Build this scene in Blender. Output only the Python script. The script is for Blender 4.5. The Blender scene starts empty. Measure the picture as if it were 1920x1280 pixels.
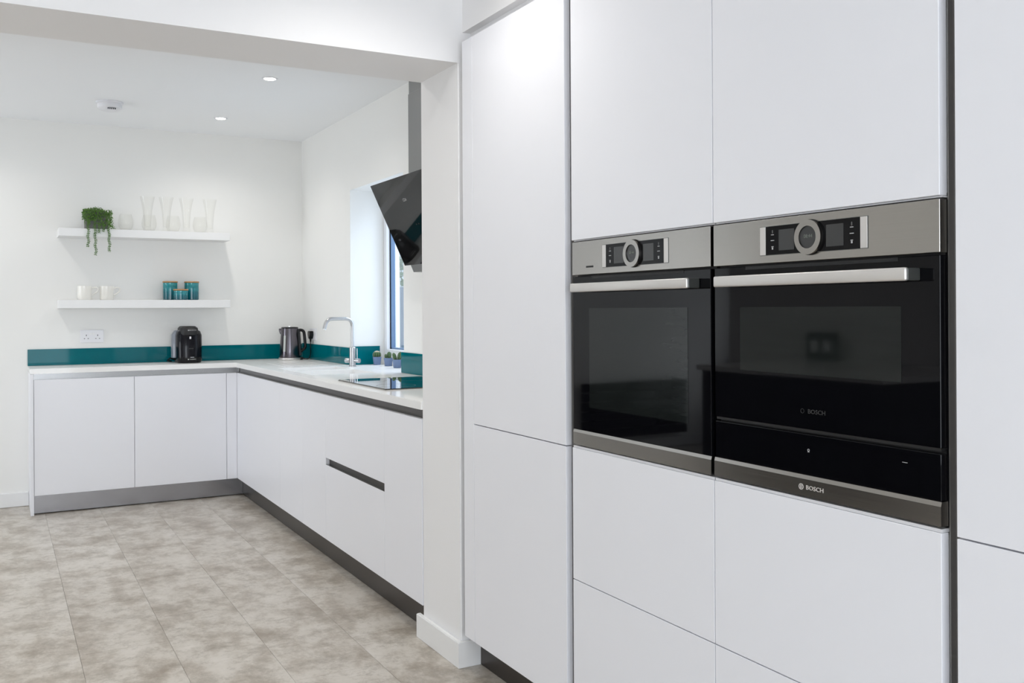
import bpy, bmesh, math, random
from mathutils import Vector, Matrix
random.seed(7)
D = bpy.data
C = bpy.context.scene.collection
SC = bpy.context.scene
PI = math.pi

# ------------------------------------------------------------------ camera, world, lights, exposure
F, YAW, ROLL, CY, H = 1772.509, 0.4994613, -0.00539994, 579.626, 1.26709693
cam = D.objects.new('camera', D.cameras.new('camera'))
C.objects.link(cam)
_r = Vector((math.cos(YAW), -math.sin(YAW), 0)); _f = Vector((math.sin(YAW), math.cos(YAW), 0)); _u = Vector((0, 0, 1))
right = _r * math.cos(ROLL) + _u * math.sin(ROLL)
up = _u * math.cos(ROLL) - _r * math.sin(ROLL)
M = Matrix.Identity(4)
for i in range(3):
    M[i][0], M[i][1], M[i][2] = right[i], up[i], -_f[i]
M[2][3] = H
cam.matrix_world = M
cam.data.sensor_width = 36
cam.data.lens = F / 1920 * 36
cam.data.shift_y = (CY - 640) / 1920
cam.data.clip_start = 0.05
SC.camera = cam
SC.view_settings.view_transform = 'Standard'
SC.view_settings.look = 'None'
SC.view_settings.exposure = 0.43
SC.cycles.transparent_max_bounces = 32
SC.cycles.max_bounces = 12
SC.cycles.diffuse_bounces = 6
SC.view_settings.gamma = 1
SC.view_settings.use_curve_mapping = False

w = D.worlds.new('overcast_sky'); SC.world = w; w.use_nodes = True
bg = w.node_tree.nodes['Background']
bg.inputs[0].default_value = (0.72, 0.86, 1.0, 1); bg.inputs[1].default_value = 0.8

def area(name, loc, direction, sx, sy, power, col):
    l = D.lights.new(name, 'AREA'); l.shape = 'RECTANGLE'; l.size = sx; l.size_y = sy
    l.energy = power; l.color = col
    o = D.objects.new(name, l); C.objects.link(o); o.location = loc
    o.rotation_euler = Vector(direction).to_track_quat('-Z', 'Y').to_euler()
    return o
# daylight through the openings of the room, plus an added fill at far left
area('daylight_garden_doors', (-0.6, -3.62, 1.15), (0, 1, 0.06), 3.4, 2.1, 94, (0.89, 0.94, 1.0))
area('daylight_side_window', (-3.65, -0.6, 1.45), (1, 0, 0), 2.2, 1.5, 14, (0.89, 0.94, 1.0))
area('daylight_sink_window', (2.37, 5.41, 1.50), (-1, 0, -0.12), 0.86, 1.05, 4.2, (0.74, 0.85, 1.0))

area('daylight_high_sky', (3.25, 5.41, 3.0), (-1, 0, -1.15), 1.4, 1.2, 46, (0.80, 0.89, 1.0))
area('fill_far_room_left', (-3.5, 6.15, 1.12), (1, 0, 0.6), 1.0, 2.0, 32, (0.89, 0.94, 1.0))  # added lamp out of view that lifts the dim far room

def spot(loc, power=9, ang=150, col=(1.0, 0.97, 0.925)):
    l = D.lights.new('downlight_beam', 'SPOT'); l.energy = power; l.spot_size = math.radians(ang)
    l.spot_blend = 1.0; l.shadow_soft_size = 0.03; l.color = col
    o = D.objects.new('downlight_beam', l); C.objects.link(o); o.location = loc
    return o

# ------------------------------------------------------------------ materials
def mat(name, col, rough=0.5, metal=0.0, spec=0.5, coat=0.0, coat_rough=0.03, vary=0.0, vscale=8.0, bump=0.0, bscale=60.0, stretch=(1, 1, 1), rvar=0.0, alpha=None, trans=0.0, emit=None, es=0.0):
    m = D.materials.new(name); m.use_nodes = True
    nt = m.node_tree; n = nt.nodes; L = nt.links
    b = n['Principled BSDF']
    b.inputs['Base Color'].default_value = (*col, 1)
    b.inputs['Roughness'].default_value = rough
    b.inputs['Metallic'].default_value = metal
    b.inputs['Specular IOR Level'].default_value = spec
    b.inputs['Coat Weight'].default_value = coat
    b.inputs['Coat Roughness'].default_value = coat_rough
    b.inputs['Transmission Weight'].default_value = trans
    if emit:
        b.inputs['Emission Color'].default_value = (*emit, 1); b.inputs['Emission Strength'].default_value = es
    if vary or bump or rvar:
        g = n.new('ShaderNodeNewGeometry')
        mp = n.new('ShaderNodeMapping'); mp.inputs['Scale'].default_value = stretch
        L.new(g.outputs['Position'], mp.inputs['Vector'])
        no = n.new('ShaderNodeTexNoise'); no.inputs['Scale'].default_value = vscale; no.inputs['Detail'].default_value = 6
        L.new(mp.outputs[0], no.inputs['Vector'])
        if vary:
            mx = n.new('ShaderNodeMix'); mx.data_type = 'RGBA'
            mx.inputs['A'].default_value = (*[c * (1 - vary) for c in col], 1)
            mx.inputs['B'].default_value = (*[min(1, c * (1 + vary)) for c in col], 1)
            L.new(no.outputs['Fac'], mx.inputs['Factor']); L.new(mx.outputs['Result'], b.inputs['Base Color'])
        if rvar:
            mr = n.new('ShaderNodeMapRange'); mr.inputs['To Min'].default_value = rough - rvar; mr.inputs['To Max'].default_value = rough + rvar
            L.new(no.outputs['Fac'], mr.inputs['Value']); L.new(mr.outputs[0], b.inputs['Roughness'])
        if bump:
            nb = n.new('ShaderNodeTexNoise'); nb.inputs['Scale'].default_value = bscale; nb.inputs['Detail'].default_value = 3
            L.new(mp.outputs[0], nb.inputs['Vector'])
            bp = n.new('ShaderNodeBump'); bp.inputs['Strength'].default_value = bump; bp.inputs['Distance'].default_value = 0.002
            L.new(nb.outputs['Fac'], bp.inputs['Height']); L.new(bp.outputs[0], b.inputs['Normal'])
    return m

def thin_glass(name, tint=(0.97, 0.985, 0.98), refl=0.06, edge=0.5):
    m = D.materials.new(name); m.use_nodes = True
    nt = m.node_tree; n = nt.nodes; L = nt.links
    n.remove(n['Principled BSDF'])
    tr = n.new('ShaderNodeBsdfTransparent'); tr.inputs[0].default_value = (*tint, 1)
    gl = n.new('ShaderNodeBsdfGlossy'); gl.inputs['Roughness'].default_value = 0.02
    lw = n.new('ShaderNodeLayerWeight'); lw.inputs['Blend'].default_value = 0.25
    mr = n.new('ShaderNodeMapRange'); mr.inputs['To Min'].default_value = refl; mr.inputs['To Max'].default_value = edge
    L.new(lw.outputs['Facing'], mr.inputs['Value'])
    mx = n.new('ShaderNodeMixShader')
    L.new(mr.outputs[0], mx.inputs[0]); L.new(tr.outputs[0], mx.inputs[1]); L.new(gl.outputs[0], mx.inputs[2])
    L.new(mx.outputs[0], n['Material Output'].inputs[0])
    return m

WALL = mat('wall_paint', (0.865, 0.86, 0.84), 0.6, vary=0.012, vscale=3, bump=0.06, bscale=220)
NIBP = mat('nib_paint', (0.84, 0.835, 0.84), 0.55, vary=0.01, vscale=3, bump=0.05, bscale=220)
CEIL = mat('ceiling_paint', (0.90, 0.91, 0.925), 0.7, vary=0.01, vscale=2, bump=0.04, bscale=200)
SKIRT = mat('satin_white_woodwork', (0.83, 0.83, 0.83), 0.35, vary=0.012, vscale=20)
DOOR = mat('satin_white_lacquer', (0.83, 0.835, 0.875), 0.32, spec=0.4, vary=0.006, vscale=4, rvar=0.03)
EDGE = mat('door_edge_white', (0.74, 0.74, 0.76), 0.4, vary=0.01)
CARC = mat('carcass_white', (0.70, 0.70, 0.72), 0.5, vary=0.02)
CHAN = mat('dark_bronze_aluminium', (0.30, 0.29, 0.28), 0.34, metal=0.6, vary=0.05, vscale=30, stretch=(1, 1, 0.1), rvar=0.05)
RAIL_SHADED = mat('anodised_rail_shaded', (0.075, 0.068, 0.062), 0.30, metal=0.9, vary=0.03, vscale=60, stretch=(0.3, 0.3, 8))  # darker copy of the rail metal, shade put into its colour
PLIN_SHADED = mat('brushed_plinth_shaded', (0.078, 0.070, 0.065), 0.30, metal=0.9, vary=0.04, vscale=60, stretch=(0.2, 0.2, 8))  # same plinth metal as the back run, coloured as if in shade
RAIL_LIT = mat('anodised_rail_lit', (0.27, 0.27, 0.27), 0.24, metal=0.95, vary=0.04, vscale=20, stretch=(0.3, 0.3, 4), rvar=0.05)  # lighter copy of the rail metal, bright reflection put into its colour
PLIN_LIT = mat('brushed_plinth_lit', (0.31, 0.305, 0.315), 0.24, metal=0.95, vary=0.06, vscale=25, stretch=(0.2, 0.2, 6), rvar=0.05)  # back-run plinth: same metal with reflected window light in its colour
def polished_stone(name, col, lo, hi, rough):
    m = mat(name, col, 0.5, spec=0.0, vary=0.01, vscale=60)
    nt = m.node_tree; n = nt.nodes; L = nt.links
    gl = n.new('ShaderNodeBsdfGlossy'); gl.inputs['Roughness'].default_value = rough
    lw = n.new('ShaderNodeLayerWeight'); lw.inputs['Blend'].default_value = 0.5
    mr = n.new('ShaderNodeMapRange'); mr.inputs['To Min'].default_value = lo; mr.inputs['To Max'].default_value = hi
    L.new(lw.outputs['Facing'], mr.inputs['Value'])
    mx = n.new('ShaderNodeMixShader'); L.new(mr.outputs[0], mx.inputs[0]); L.new(n['Principled BSDF'].outputs[0], mx.inputs[1]); L.new(gl.outputs[0], mx.inputs[2])
    L.new(mx.outputs[0], n['Material Output'].inputs[0]); return m
TOP = polished_stone('polished_white_worktop', (0.89, 0.885, 0.87), 0.03, 0.44, 0.05)
SINK = mat('white_sink_resin', (0.86, 0.86, 0.86), 0.2, vary=0.005)
STEEL = mat('brushed_stainless_steel', (0.36, 0.345, 0.325), 0.22, metal=1.0, vary=0.05, vscale=120, stretch=(1, 0.03, 5), rvar=0.03)
SATIN = mat('satin_steel_handle', (0.72, 0.70, 0.68), 0.42, metal=0.9, vary=0.02, vscale=40)
CHROME = mat('polished_chrome', (0.80, 0.81, 0.82), 0.09, metal=1.0, vary=0.02)
TAPM = mat('brushed_nickel_tap', (0.50, 0.50, 0.51), 0.28, metal=1.0, vary=0.03)
BGLASS = mat('black_oven_glass', (0.003, 0.003, 0.004), 0.03, spec=0.16, vary=0.05)
WGLASS = mat('oven_window_glass', (0.010, 0.012, 0.0115), 0.04, spec=0.22, vary=0.2, vscale=6, stretch=(1, 1, 12))
HOBG = mat('black_hob_glass', (0.004, 0.004, 0.005), 0.02, spec=0.6, vary=0.05)
HGLASS = mat('black_hood_glass', (0.008, 0.008, 0.008), 0.03, spec=0.28, vary=0.05)
BPLA = mat('black_plastic', (0.008, 0.008, 0.009), 0.22, spec=0.25, vary=0.05)
MBLK = mat('matt_black_metal', (0.006, 0.006, 0.007), 0.5, vary=0.05)
SCRN = mat('unlit_grey_screen', (0.035, 0.036, 0.037), 0.25, vary=0.05)
GREYM = mat('grey_end_cap', (0.10, 0.105, 0.10), 0.35, metal=0.6, vary=0.03)
HOODM = mat('grey_hood_steel', (0.27, 0.27, 0.265), 0.35, metal=0.9, vary=0.04, vscale=12, stretch=(1, 1, 0.2))
PRINT = mat('pale_print', (0.45, 0.45, 0.45), 0.5, vary=0.02)
DPRINT = mat('dim_print', (0.10, 0.10, 0.10), 0.5, vary=0.02)
FAINT = mat('faint_print', (0.035, 0.035, 0.035), 0.5, vary=0.02)
ETCH = mat('etched_mark', (0.75, 0.72, 0.70), 0.55, metal=0.5, vary=0.02)
CLOCK = mat('dim_clock_digits', (0.05, 0.06, 0.05), 0.5, emit=(0.6, 0.66, 0.58), es=0.10)
REDL = mat('red_indicator', (0.3, 0.03, 0.05), 0.4, emit=(1.0, 0.18, 0.25), es=0.35)
TEAL = mat('teal_back_painted_glass', (0.0, 0.130, 0.158), 0.04, spec=0.14, vary=0.03, vscale=4)
TEALE = mat('teal_glass_edge', (0.02, 0.22, 0.22), 0.1, vary=0.02)
WOOD = mat('bamboo_lid', (0.42, 0.22, 0.09), 0.45, vary=0.15, vscale=60, stretch=(0.3, 1, 3))
BONE = mat('bone_china', (0.84, 0.82, 0.77), 0.15, vary=0.01)
PLAS = mat('white_plastic', (0.80, 0.80, 0.83), 0.3, vary=0.01)
POTG = mat('grey_stone_pot', (0.17, 0.17, 0.165), 0.8, vary=0.2, vscale=60, bump=0.3)
POTB = mat('slate_blue_pot', (0.14, 0.20, 0.34), 0.6, vary=0.04, vscale=80)
SOIL = mat('potting_soil', (0.05, 0.035, 0.02), 0.95, vary=0.4, vscale=200, bump=0.5)
LEAF = mat('succulent_green', (0.085, 0.19, 0.025), 0.45, vary=0.55, vscale=45)
CACT = mat('cactus_green', (0.04, 0.095, 0.028), 0.55, vary=0.35, vscale=150)
SPINE = mat('pale_spines', (0.75, 0.70, 0.58), 0.7, vary=0.05)
KETB = mat('graphite_kettle_steel', (0.13, 0.12, 0.135), 0.2, metal=1.0, vary=0.05, vscale=20, stretch=(1, 1, 0.1))
WATER = mat('frosted_gauge', (0.42, 0.44, 0.42), 0.3, vary=0.03)
TANK = mat('smoky_water_tank', (0.22, 0.24, 0.28), 0.1, spec=0.7, vary=0.05)
LAMP = mat('lit_lamp_lens', (1, 1, 1), 0.5, emit=(1.0, 0.97, 0.92), es=14, vary=0.0)
UPVC = mat('white_window_frame', (0.82, 0.83, 0.86), 0.3, vary=0.01)
SPACER = mat('blue_grey_spacer', (0.14, 0.22, 0.36), 0.4, vary=0.03)
GASK = mat('dark_gasket', (0.02, 0.025, 0.04), 0.6, vary=0.03)
GLASS = thin_glass('clear_glassware', (0.997, 0.997, 0.993), 0.006, 0.22)
PANE = thin_glass('window_pane', (0.95, 0.97, 0.98), 0.05, 0.5)
RENDER = mat('white_render', (0.82, 0.84, 0.88), 0.8, vary=0.08, vscale=12, bump=0.4)
FENCE = mat('grey_fence_timber', (0.36, 0.42, 0.52), 0.8, vary=0.2, vscale=10, stretch=(6, 1, 0.5))
SHRUB = mat('pale_shrub_leaf', (0.30, 0.42, 0.26), 0.6, vary=0.3, vscale=8)
PATIO = mat('patio_paving', (0.42, 0.43, 0.44), 0.8, vary=0.15, vscale=4)
BLKF = mat('gloss_black_unit', (0.006, 0.006, 0.009), 0.12, spec=0.22, vary=0.05)

def teal_glaze():
    m = mat('teal_glaze', (0.0, 0.15, 0.17), 0.16, spec=0.6)
    nt = m.node_tree; n = nt.nodes; L = nt.links; b = n['Principled BSDF']
    tc = n.new('ShaderNodeTexCoord'); sp = n.new('ShaderNodeSeparateXYZ'); L.new(tc.outputs['Generated'], sp.inputs[0])
    cr = n.new('ShaderNodeValToRGB')
    e = cr.color_ramp.elements
    e[0].position = 0.0; e[0].color = (0.0, 0.075, 0.10, 1)
    e[1].position = 1.0; e[1].color = (0.035, 0.29, 0.32, 1)
    k = cr.color_ramp.elements.new(0.45); k.color = (0.0, 0.13, 0.165, 1)
    k = cr.color_ramp.elements.new(0.62); k.color = (0.01, 0.21, 0.24, 1)
    wv = n.new('ShaderNodeTexNoise'); wv.inputs['Scale'].default_value = 6
    mp = n.new('ShaderNodeMapping'); mp.inputs['Scale'].default_value = (0.6, 0.6, 5); L.new(tc.outputs['Generated'], mp.inputs[0]); L.new(mp.outputs[0], wv.inputs['Vector'])
    ma = n.new('ShaderNodeMath'); ma.operation = 'MULTIPLY_ADD'; ma.inputs[1].default_value = 0.25; L.new(wv.outputs['Fac'], ma.inputs[0])
    sb = n.new('ShaderNodeMath'); sb.operation = 'SUBTRACT'; sb.inputs[1].default_value = 0.125; L.new(sp.outputs['Z'], sb.inputs[0]); L.new(sb.outputs[0], ma.inputs[2])
    L.new(ma.outputs[0], cr.inputs[0]); L.new(cr.outputs[0], b.inputs['Base Color'])
    return m
GLAZE = teal_glaze()

def floor_mat():
    m = mat('stone_effect_vinyl', (0.4, 0.37, 0.33), 0.34, spec=0.35)
    nt = m.node_tree; n = nt.nodes; L = nt.links; b = n['Principled BSDF']
    g = n.new('ShaderNodeNewGeometry')
    cx = n.new('ShaderNodeCombineXYZ')
    sx = n.new('ShaderNodeSeparateXYZ'); L.new(g.outputs['Position'], sx.inputs[0])
    m1 = n.new('ShaderNodeMath'); m1.operation = 'MULTIPLY_ADD'; m1.inputs[1].default_value = 1 / 0.3132; m1.inputs[2].default_value = -0.2635 / 0.3132; L.new(sx.outputs['X'], m1.inputs[0])
    m2 = n.new('ShaderNodeMath'); m2.operation = 'FLOOR'; L.new(m1.outputs[0], m2.inputs[0])
    for k, f in ((0, 0.35), (1, 7.3)):
        mu = n.new('ShaderNodeMath'); mu.operation = 'MULTIPLY'; mu.inputs[1].default_value = f
        L.new(m2.outputs[0], mu.inputs[0]); L.new(mu.outputs[0], cx.inputs[k])
    ad = n.new('ShaderNodeVectorMath'); ad.operation = 'ADD'; L.new(g.outputs['Position'], ad.inputs[0]); L.new(cx.outputs[0], ad.inputs[1])
    def noise(sc, stretch, det=8, rough=0.6, dist=0.0):
        mp = n.new('ShaderNodeMapping'); mp.inputs['Scale'].default_value = stretch; L.new(ad.outputs[0], mp.inputs[0])
        t = n.new('ShaderNodeTexNoise'); t.inputs['Scale'].default_value = sc; t.inputs['Detail'].default_value = det
        t.inputs['Roughness'].default_value = rough; t.inputs['Distortion'].default_value = dist
        L.new(mp.outputs[0], t.inputs['Vector']); return t
    def ramp(src, stops):
        r = n.new('ShaderNodeValToRGB'); e = r.color_ramp.elements
        e[0].position, e[0].color = stops[0][0], (*stops[0][1], 1); e[1].position, e[1].color = stops[-1][0], (*stops[-1][1], 1)
        for p, c in stops[1:-1]:
            k = e.new(p); k.color = (*c, 1)
        L.new(src, r.inputs[0]); return r
    def mix(a, bb, f, mode='MIX'):
        x = n.new('ShaderNodeMix'); x.data_type = 'RGBA'; x.blend_type = mode
        for s, v in (('A', a), ('B', bb)):
            if isinstance(v, tuple): x.inputs[s].default_value = (*v, 1)
            else: L.new(v, x.inputs[s])
        if isinstance(f, float): x.inputs['Factor'].default_value = f
        else: L.new(f, x.inputs['Factor'])
        return x.outputs['Result']
    base = ramp(noise(5.0, (1.1, 0.75, 1), 10, 0.70, 0.0).outputs['Fac'], [(0.35, (0.30, 0.255, 0.205)), (0.45, (0.42, 0.375, 0.32)), (0.53, (0.54, 0.50, 0.445)), (0.66, (0.60, 0.56, 0.51))])
    streak = ramp(noise(11, (0.9, 0.9, 1), 12, 0.82, 0.0).outputs['Fac'], [(0.49, (0, 0, 0)), (0.60, (1, 1, 1))])
    sm = n.new('ShaderNodeMath'); sm.operation = 'MULTIPLY'; sm.inputs[1].default_value = 0.60
    L.new(streak.outputs[0], sm.inputs[0])
    c1 = mix(base.outputs[0], (0.29, 0.255, 0.21), sm.outputs[0])
    fine = ramp(noise(30, (0.45, 1.1, 1), 8, 0.85).outputs['Fac'], [(0.53, (0, 0, 0)), (0.70, (1, 1, 1))])
    big = ramp(noise(2.4, (1, 1, 1), 3, 0.5).outputs['Fac'], [(0.40, (0.1, 0.1, 0.1)), (0.60, (1, 1, 1))])
    fm = n.new('ShaderNodeMath'); fm.operation = 'MULTIPLY'; L.new(fine.outputs[0], fm.inputs[0]); L.new(big.outputs[0], fm.inputs[1])
    fm2 = n.new('ShaderNodeMath'); fm2.operation = 'MULTIPLY'; fm2.inputs[1].default_value = 0.8; L.new(fm.outputs[0], fm2.inputs[0])
    c2 = mix(c1, (0.20, 0.165, 0.13), fm2.outputs[0])
    L.new(c2, b.inputs['Base Color'])
    bp = n.new('ShaderNodeBump'); bp.inputs['Strength'].default_value = 0.12; bp.inputs['Distance'].default_value = 0.001
    L.new(streak.outputs[0], bp.inputs['Height']); L.new(bp.outputs[0], b.inputs['Normal'])
    return m
FLOOR = floor_mat()
GROUT = mat('tile_joint', (0.13, 0.11, 0.095), 0.8, vary=0.1)

# ------------------------------------------------------------------ helpers
ORG = {}
def tag(o, label=None, cat=None, group=None, kind=None):
    if label: o['label'] = label
    if cat: o['category'] = cat
    if group: o['group'] = group
    if kind: o['kind'] = kind
    return o
def thing(name, loc, label, cat, group=None):
    o = D.objects.new(name, None); C.objects.link(o); o.location = loc; o.empty_display_size = 0.05
    ORG[o.name] = Vector(loc)
    return tag(o, label, cat, group)
def B(): return bmesh.new()
def box(bm, x0, x1, y0, y1, z0, z1, bev=0.0, seg=1):
    x0, x1 = min(x0, x1), max(x0, x1); y0, y1 = min(y0, y1), max(y0, y1); z0, z1 = min(z0, z1), max(z0, z1)
    r = bmesh.ops.create_cube(bm, size=1)
    for v in r['verts']:
        v.co = Vector(((x0 + x1) / 2 + v.co.x * (x1 - x0), (y0 + y1) / 2 + v.co.y * (y1 - y0), (z0 + z1) / 2 + v.co.z * (z1 - z0)))
    if bev > 0:
        es = list({e for v in r['verts'] for e in v.link_edges})
        bmesh.ops.bevel(bm, geom=es, offset=bev, segments=seg, affect='EDGES', profile=0.5)
    return bm
def lathe(bm, cx, cy, prof, n=32, closed=False):
    rings = []
    for r, z in prof:
        if r < 1e-6: rings.append([bm.verts.new((cx, cy, z))])
        else: rings.append([bm.verts.new((cx + r * math.cos(2 * PI * i / n), cy + r * math.sin(2 * PI * i / n), z)) for i in range(n)])
    pr = list(zip(rings, rings[1:]))
    if closed: pr.append((rings[-1], rings[0]))
    for a, b in pr:
        for i in range(n):
            j = (i + 1) % n
            if len(a) == 1 and len(b) == 1: continue
            if len(a) == 1: bm.faces.new((a[0], b[j], b[i]))
            elif len(b) == 1: bm.faces.new((a[i], a[j], b[0]))
            else: bm.faces.new((a[i], a[j], b[j], b[i]))
    bmesh.ops.recalc_face_normals(bm, faces=bm.faces)
    return bm
def tube(bm, pts, rad, n=12, cap=True):
    pts = [Vector(p) for p in pts]
    rs = rad if isinstance(rad, (list, tuple)) else [rad] * len(pts)
    t0 = (pts[1] - pts[0]).normalized()
    ref = Vector((0, 0, 1)) if abs(t0.z) < 0.9 else Vector((1, 0, 0))
    u = t0.cross(ref).normalized()
    rings = []
    for i, p in enumerate(pts):
        t = (pts[min(i + 1, len(pts) - 1)] - pts[max(i - 1, 0)]).normalized()
        u = (u - t * u.dot(t)).normalized(); v = t.cross(u)
        rings.append([bm.verts.new(p + (u * math.cos(2 * PI * k / n) + v * math.sin(2 * PI * k / n)) * rs[i]) for k in range(n)])
    for a, b in zip(rings, rings[1:]):
        for i in range(n):
            j = (i + 1) % n; bm.faces.new((a[i], a[j], b[j], b[i]))
    if cap:
        bm.faces.new(rings[0][::-1]); bm.faces.new(rings[-1])
    bmesh.ops.recalc_face_normals(bm, faces=bm.faces)
    return bm
def arc(p0, corner, p1, r, n=8):
    """rounded corner points between two straight runs"""
    p0, c, p1 = Vector(p0), Vector(corner), Vector(p1)
    a = c + (p0 - c).normalized() * r; b = c + (p1 - c).normalized() * r
    return [a.lerp(c, t).lerp(c.lerp(b, t), t) for t in [k / n for k in range(n + 1)]]
def prism(bm, poly, axis, a0, a1, bev=0.0):
    """extrude 2-D polygon; axis 'y': poly=(x,z); axis 'x': poly=(y,z); axis 'z': poly=(x,y)"""
    def P(p, a):
        return {'y': (p[0], a, p[1]), 'x': (a, p[0], p[1]), 'z': (p[0], p[1], a)}[axis]
    f0 = [bm.verts.new(P(p, a0)) for p in poly]; f1 = [bm.verts.new(P(p, a1)) for p in poly]
    bm.faces.new(f0); bm.faces.new(f1[::-1])
    n = len(poly)
    for i in range(n):
        j = (i + 1) % n; bm.faces.new((f0[i], f0[j], f1[j], f1[i]))
    bmesh.ops.recalc_face_normals(bm, faces=bm.faces)
    if bev: bmesh.ops.bevel(bm, geom=list(bm.edges), offset=bev, segments=2, affect='EDGES')
    return bm
def grid_slab(bm, us, vs, inside, w0, w1, axis='z'):
    """slab made of grid cells, one skin: us x vs breakpoints, inside(i,j)"""
    def P(u, v, w): return {'z': (u, v, w), 'x': (w, u, v), 'y': (u, w, v)}[axis]
    cache = {}
    def V(i, j, k):
        if (i, j, k) not in cache: cache[(i, j, k)] = bm.verts.new(P(us[i], vs[j], (w0, w1)[k]))
        return cache[(i, j, k)]
    nu, nv = len(us) - 1, len(vs) - 1
    ins = lambda i, j: 0 <= i < nu and 0 <= j < nv and inside((us[i] + us[i + 1]) / 2, (vs[j] + vs[j + 1]) / 2)
    for i in range(nu):
        for j in range(nv):
            if not ins(i, j): continue
            for k in (0, 1): bm.faces.new((V(i, j, k), V(i + 1, j, k), V(i + 1, j + 1, k), V(i, j + 1, k)))
            for di, dj, a, b in ((-1, 0, (i, j), (i, j + 1)), (1, 0, (i + 1, j), (i + 1, j + 1)), (0, -1, (i, j), (i + 1, j)), (0, 1, (i, j + 1), (i + 1, j + 1))):
                if not ins(i + di, j + dj): bm.faces.new((V(*a, 0), V(*b, 0), V(*b, 1), V(*a, 1)))
    bmesh.ops.recalc_face_normals(bm, faces=bm.faces)
    return bm
def obj(name, bm, m, parent=None, smooth=False, label=None, cat=None, group=None, kind=None, org=None):
    me = D.meshes.new(name)
    if parent is not None: o0 = ORG[parent.name]
    elif org is not None: o0 = Vector(org)
    else:
        xs = [v.co for v in bm.verts]
        lo = Vector([min(c[i] for c in xs) for i in range(3)]); hi = Vector([max(c[i] for c in xs) for i in range(3)])
        o0 = Vector(((lo.x + hi.x) / 2, (lo.y + hi.y) / 2, lo.z))
    for v in bm.verts: v.co -= o0
    if smooth:
        for f in bm.faces: f.smooth = True
    bm.to_mesh(me); bm.free()
    if smooth:
        try: me.set_sharp_from_angle(angle=math.radians(40))
        except Exception: pass
    me.materials.append(m)
    o = D.objects.new(name, me); C.objects.link(o)
    if parent is not None: o.parent = parent
    else: o.location = o0
    ORG[o.name] = o0
    return tag(o, label, cat, group, kind)
def bx(name, m, dims, parent=None, bev=0.0, seg=1, **k):
    return obj(name, box(B(), *dims, bev=bev, seg=seg), m, parent, **k)
def text(name, body, size, loc, facing, m, parent, extrude=0.0003, xs=1.0, rot=0.0, **k):
    cu = D.curves.new(name, 'FONT'); cu.body = body; cu.size = size; cu.extrude = extrude; cu.align_x = 'CENTER'; cu.align_y = 'CENTER'; cu.resolution_u = 2
    t = D.objects.new('tmp_text', cu); C.objects.link(t)
    dg = bpy.context.evaluated_depsgraph_get(); me = D.meshes.new_from_object(t.evaluated_get(dg))
    bm = B(); bm.from_mesh(me); D.objects.remove(t); D.curves.remove(cu); D.meshes.remove(me)
    X, Y = {'-x': ((0, -1, 0), (0, 0, 1)), '-y': ((1, 0, 0), (0, 0, 1))}[facing] if isinstance(facing, str) else facing
    X, Y = Vector(X), Vector(Y); Z = X.cross(Y)
    ca, sa = math.cos(rot), math.sin(rot)
    for v in bm.verts:
        a, b = v.co.x * xs, v.co.y
        a, b = a * ca - b * sa, a * sa + b * ca
        v.co = Vector(loc) + X * a + Y * b + Z * v.co.z
    return obj(name, bm, m, parent, **k)
def disc_x(bm, y, z, r, x0, x1, n=40, r2=None):
    """short cylinder whose axis is world x (front at x0); r2: inner radius of a ring"""
    def ring(rr, x): return [bm.verts.new((x, y + rr * math.cos(2 * PI * i / n), z + rr * math.sin(2 * PI * i / n))) for i in range(n)]
    o0, o1 = ring(r, x0), ring(r, x1)
    if r2:
        i0, i1 = ring(r2, x0), ring(r2, x1)
    for i in range(n):
        j = (i + 1) % n
        bm.faces.new((o0[i], o0[j], o1[j], o1[i]))
        if r2:
            bm.faces.new((i0[i], i0[j], i1[j], i1[i])); bm.faces.new((o0[i], o0[j], i0[j], i0[i])); bm.faces.new((o1[i], o1[j], i1[j], i1[i]))
    if not r2:
        bm.faces.new(o0); bm.faces.new(o1[::-1])
    bmesh.ops.recalc_face_normals(bm, faces=bm.faces)
    return bm

# ------------------------------------------------------------------ key dimensions (metres)
A = 1.438            # front plane of tall units
BX = 1.4416          # front plane of base doors, right leg
XW = 2.0113          # right wall
YB = 6.9565          # back wall
YC = 6.5737          # front plane of base doors, back leg
ZW0, ZW = 0.8812, 0.9125
ZC = 2.5284
ZP, ZD = 0.1235, 0.844
XL = -2.0

# ------------------------------------------------------------------ the room
st = dict(kind='structure')
bx('wall_back', WALL, (-3.6, 2.4, YB, YB + 0.2, -0.1, ZC + 0.1), **st)
us = [-3.9, 4.958, 5.865, YB]; vs = [-0.1, ZW0, 2.042, ZC + 0.1]
wr = obj('wall_right', grid_slab(B(), us, vs, lambda u, v: not (4.958 < u < 5.865 and ZW0 < v < 2.042), XW, XW + 0.34, 'x'), WALL, **st)
bx('wall_left', WALL, (XL - 0.2, XL, 3.05, 5.5, -0.1, ZC + 0.1), **st)
us = [3.05, 5.6, 6.7, YB]; vs = [-0.1, 0.05, 2.15, ZC + 0.1]
obj('wall_left', grid_slab(B(), us, vs, lambda u, v: not (5.6 < u < 6.7 and 0.05 < v < 2.15), -3.6, -3.4, 'x'), WALL, **st)  # opening made up for the added far-left fill lamp
us = [-3.9, -1.7, 0.5, 3.05]; vs = [-0.1, 0.7, 2.2, ZC + 0.1]
obj('wall_left', grid_slab(B(), us, vs, lambda u, v: not (-1.7 < u < 0.5 and 0.7 < v < 2.2), -3.6, -3.4, 'x'), WALL, **st)
bx('wall_left', WALL, (-3.4, XL - 0.2, 3.05, 3.25, -0.1, ZC + 0.1), **st)
us = [-3.4, -2.3, 1.1, XW]; vs = [-0.1, 0.08, 2.2, ZC + 0.1]
obj('wall_front', grid_slab(B(), us, vs, lambda u, v: not (-2.3 < u < 1.1 and 0.08 < v < 2.2), -3.55, -3.35, 'y'), WALL, **st)
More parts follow.
